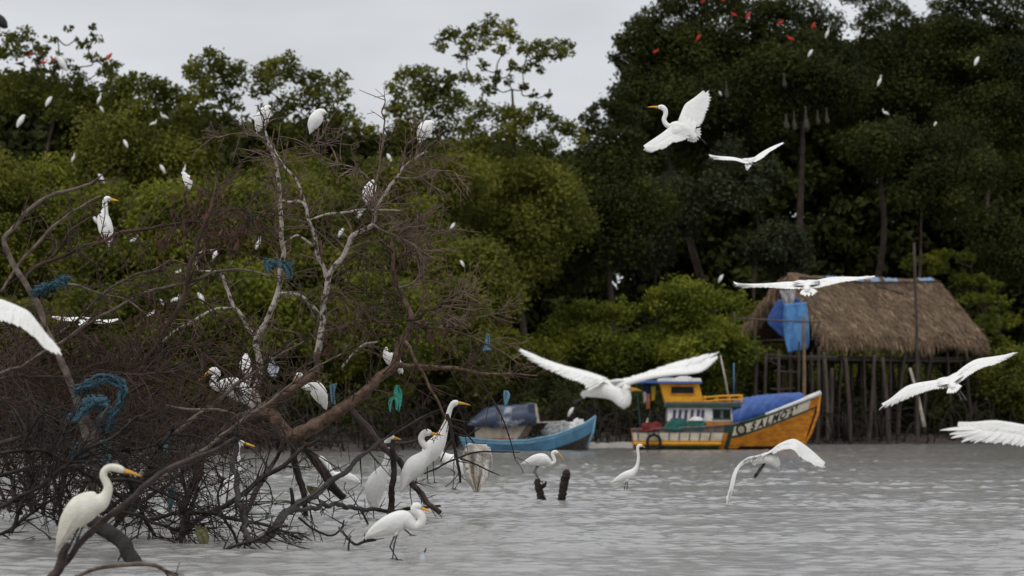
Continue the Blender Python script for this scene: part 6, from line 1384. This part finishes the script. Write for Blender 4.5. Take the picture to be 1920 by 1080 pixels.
def rope(label, pts, Y, seed, r=.035):
    rr = np.random.RandomState(seed); s = spine3(pts, Y); mb = MB()
    for k_ in range(4):
        off = np.cumsum(rr.normal(0, .012, (len(s), 3)), 0); off -= off.mean(0)
        a = np.linspace(0, 14, len(s)) + k_ * 1.57; q = s[:, :3] + off + np.stack([np.cos(a), np.sin(a) * .7, np.sin(a)], 1) * s[:, 3:4] * .75
        mb.tube(q, s[:, 3] * .75, 8, 0, knob=.5, rng=rr)
    for _ in range(420):
        i = rr.randint(0, len(s)); p = s[i, :3] + rr.normal(0, 1, 3) * s[i, 3] * .7; d = rr.normal(0, 1, 3); d[2] -= .6; d /= np.linalg.norm(d)
        mb.tube([p, p + d * .03 + rr.normal(0, .01, 3), p + d * .07 + rr.normal(0, .02, 3)], [.006, .004, .003], 4, 0)
    return tag(mb.build('rope', M['rope'], origin=s[20, :3]), label, 'rope', None)
rope('thick frayed blue rope looped over a stub in the left brush', [(133, 782, 6), (140, 776, 6.5), (152, 770, 7), (163, 758, 7), (175, 751, 7.5), (188, 752, 7), (199, 760, 6.5), (198, 778, 5.5), (193, 795, 5), (186, 806, 4)], 45.8, 1)
rope('thinner blue rope arching above the thick looped one', [(140, 735, 3), (152, 726, 3.5), (170, 718, 4), (190, 712, 4), (208, 710, 3.6), (222, 716, 3.6), (232, 728, 4), (226, 745, 3.6), (222, 760, 3.4), (212, 778, 3), (208, 796, 2.6), (207, 812, 2)], 46.2, 2)
rope('dull blue rope strip along the grey leaning limb', [(62, 548, 3), (72, 543, 3.4), (84, 541, 3.4), (96, 535, 3), (106, 528, 3.6), (116, 524, 3), (122, 528, 2)], 46, 3)
rope('grey-green rope coil hanging low beside the dark stub', [(150, 838, 2.4), (142, 842, 2.8), (140, 852, 3), (148, 858, 3), (158, 856, 2.6), (163, 850, 2)], 45, 4)
mbs = empty('post', P(172, 880, 45), 'short brown upright stub under the looped blue rope', 'post')
limb(mbs, [(178, 930, 9), (174, 890, 9), (172, 850, 9), (170, 810, 9), (160, 780, 8)], 45.6, M['wetbrown'], None, None, 'trunk', .15)
limb(mbs, [(172, 830, 7), (184, 805, 6.5), (194, 780, 6), (205, 760, 4)], 45.6, M['wetbrown'], None)
# hanging nests of pale plant fibre in the dark wood
M['nest'] = mat('pale_fibre_nest', (0.075, 0.066, 0.05), (0.038, 0.032, 0.025), rough=.95, scale=6, detail=5, bump=.8, bscale=14)
def nest(label, px, py, ln, w_):
    Y = 183; s = spine3([(px - 1, py - ln * .55, w_ * .25), (px, py - ln * .3, w_ * .35), (px, py, w_ * .55), (px + 1, py + ln * .3, w_), (px + 1, py + ln * .48, w_ * .8), (px + 1, py + ln * .55, w_ * .3)], Y)
    mb = MB(); mb.tube(s[:, :3], s[:, 3], 12, 0, ref=(0, 1, 0), knob=.12, rng=rt); tag(mb.build('hanging_nest', M['nest'], origin=s[0, :3]), label, 'nest', 'hanging nests in the dark wood')
nest('leftmost brownish hanging nest in the row under the dark crown', 1474, 228, 26, 5.5); nest('thin grey nest second in the row under the dark crown', 1489, 226, 34, 4)
nest('longest pale nest in the middle of the row', 1511, 222, 40, 5.5); nest('small grey nest right of the longest one', 1533, 220, 24, 3.5); nest('rightmost tan nest of the row', 1550, 217, 28, 4)
nest('lone grey nest above the row, nearer the banking egret', 1362, 168, 30, 4); nest('lone pale nest high above the row', 1470, 150, 24, 4)
# floating white scrap with a black tip
mb = MB(); Yf = WY(1046); s = spine3([(792, 1052, 7), (792, 1045, 6), (793, 1040, 4), (795, 1036, 2.2)], Yf); mb.tube(s[:, :3], s[:, 3], 12, 0, ref=(0, 1, 0), flat=.7)
s = spine3([(795, 1037, 1.4), (797, 1033, 1.5), (799, 1028, 1)], Yf); mb.tube(s[:, :3], s[:, 3], 8, 1, ref=(0, 1, 0)); tag(mb.build('float', [M['ragwhite'], M['blackp']], origin=P(792, 1046, Yf)), 'white cone-shaped float with a black tip beside the wading egret', 'float')
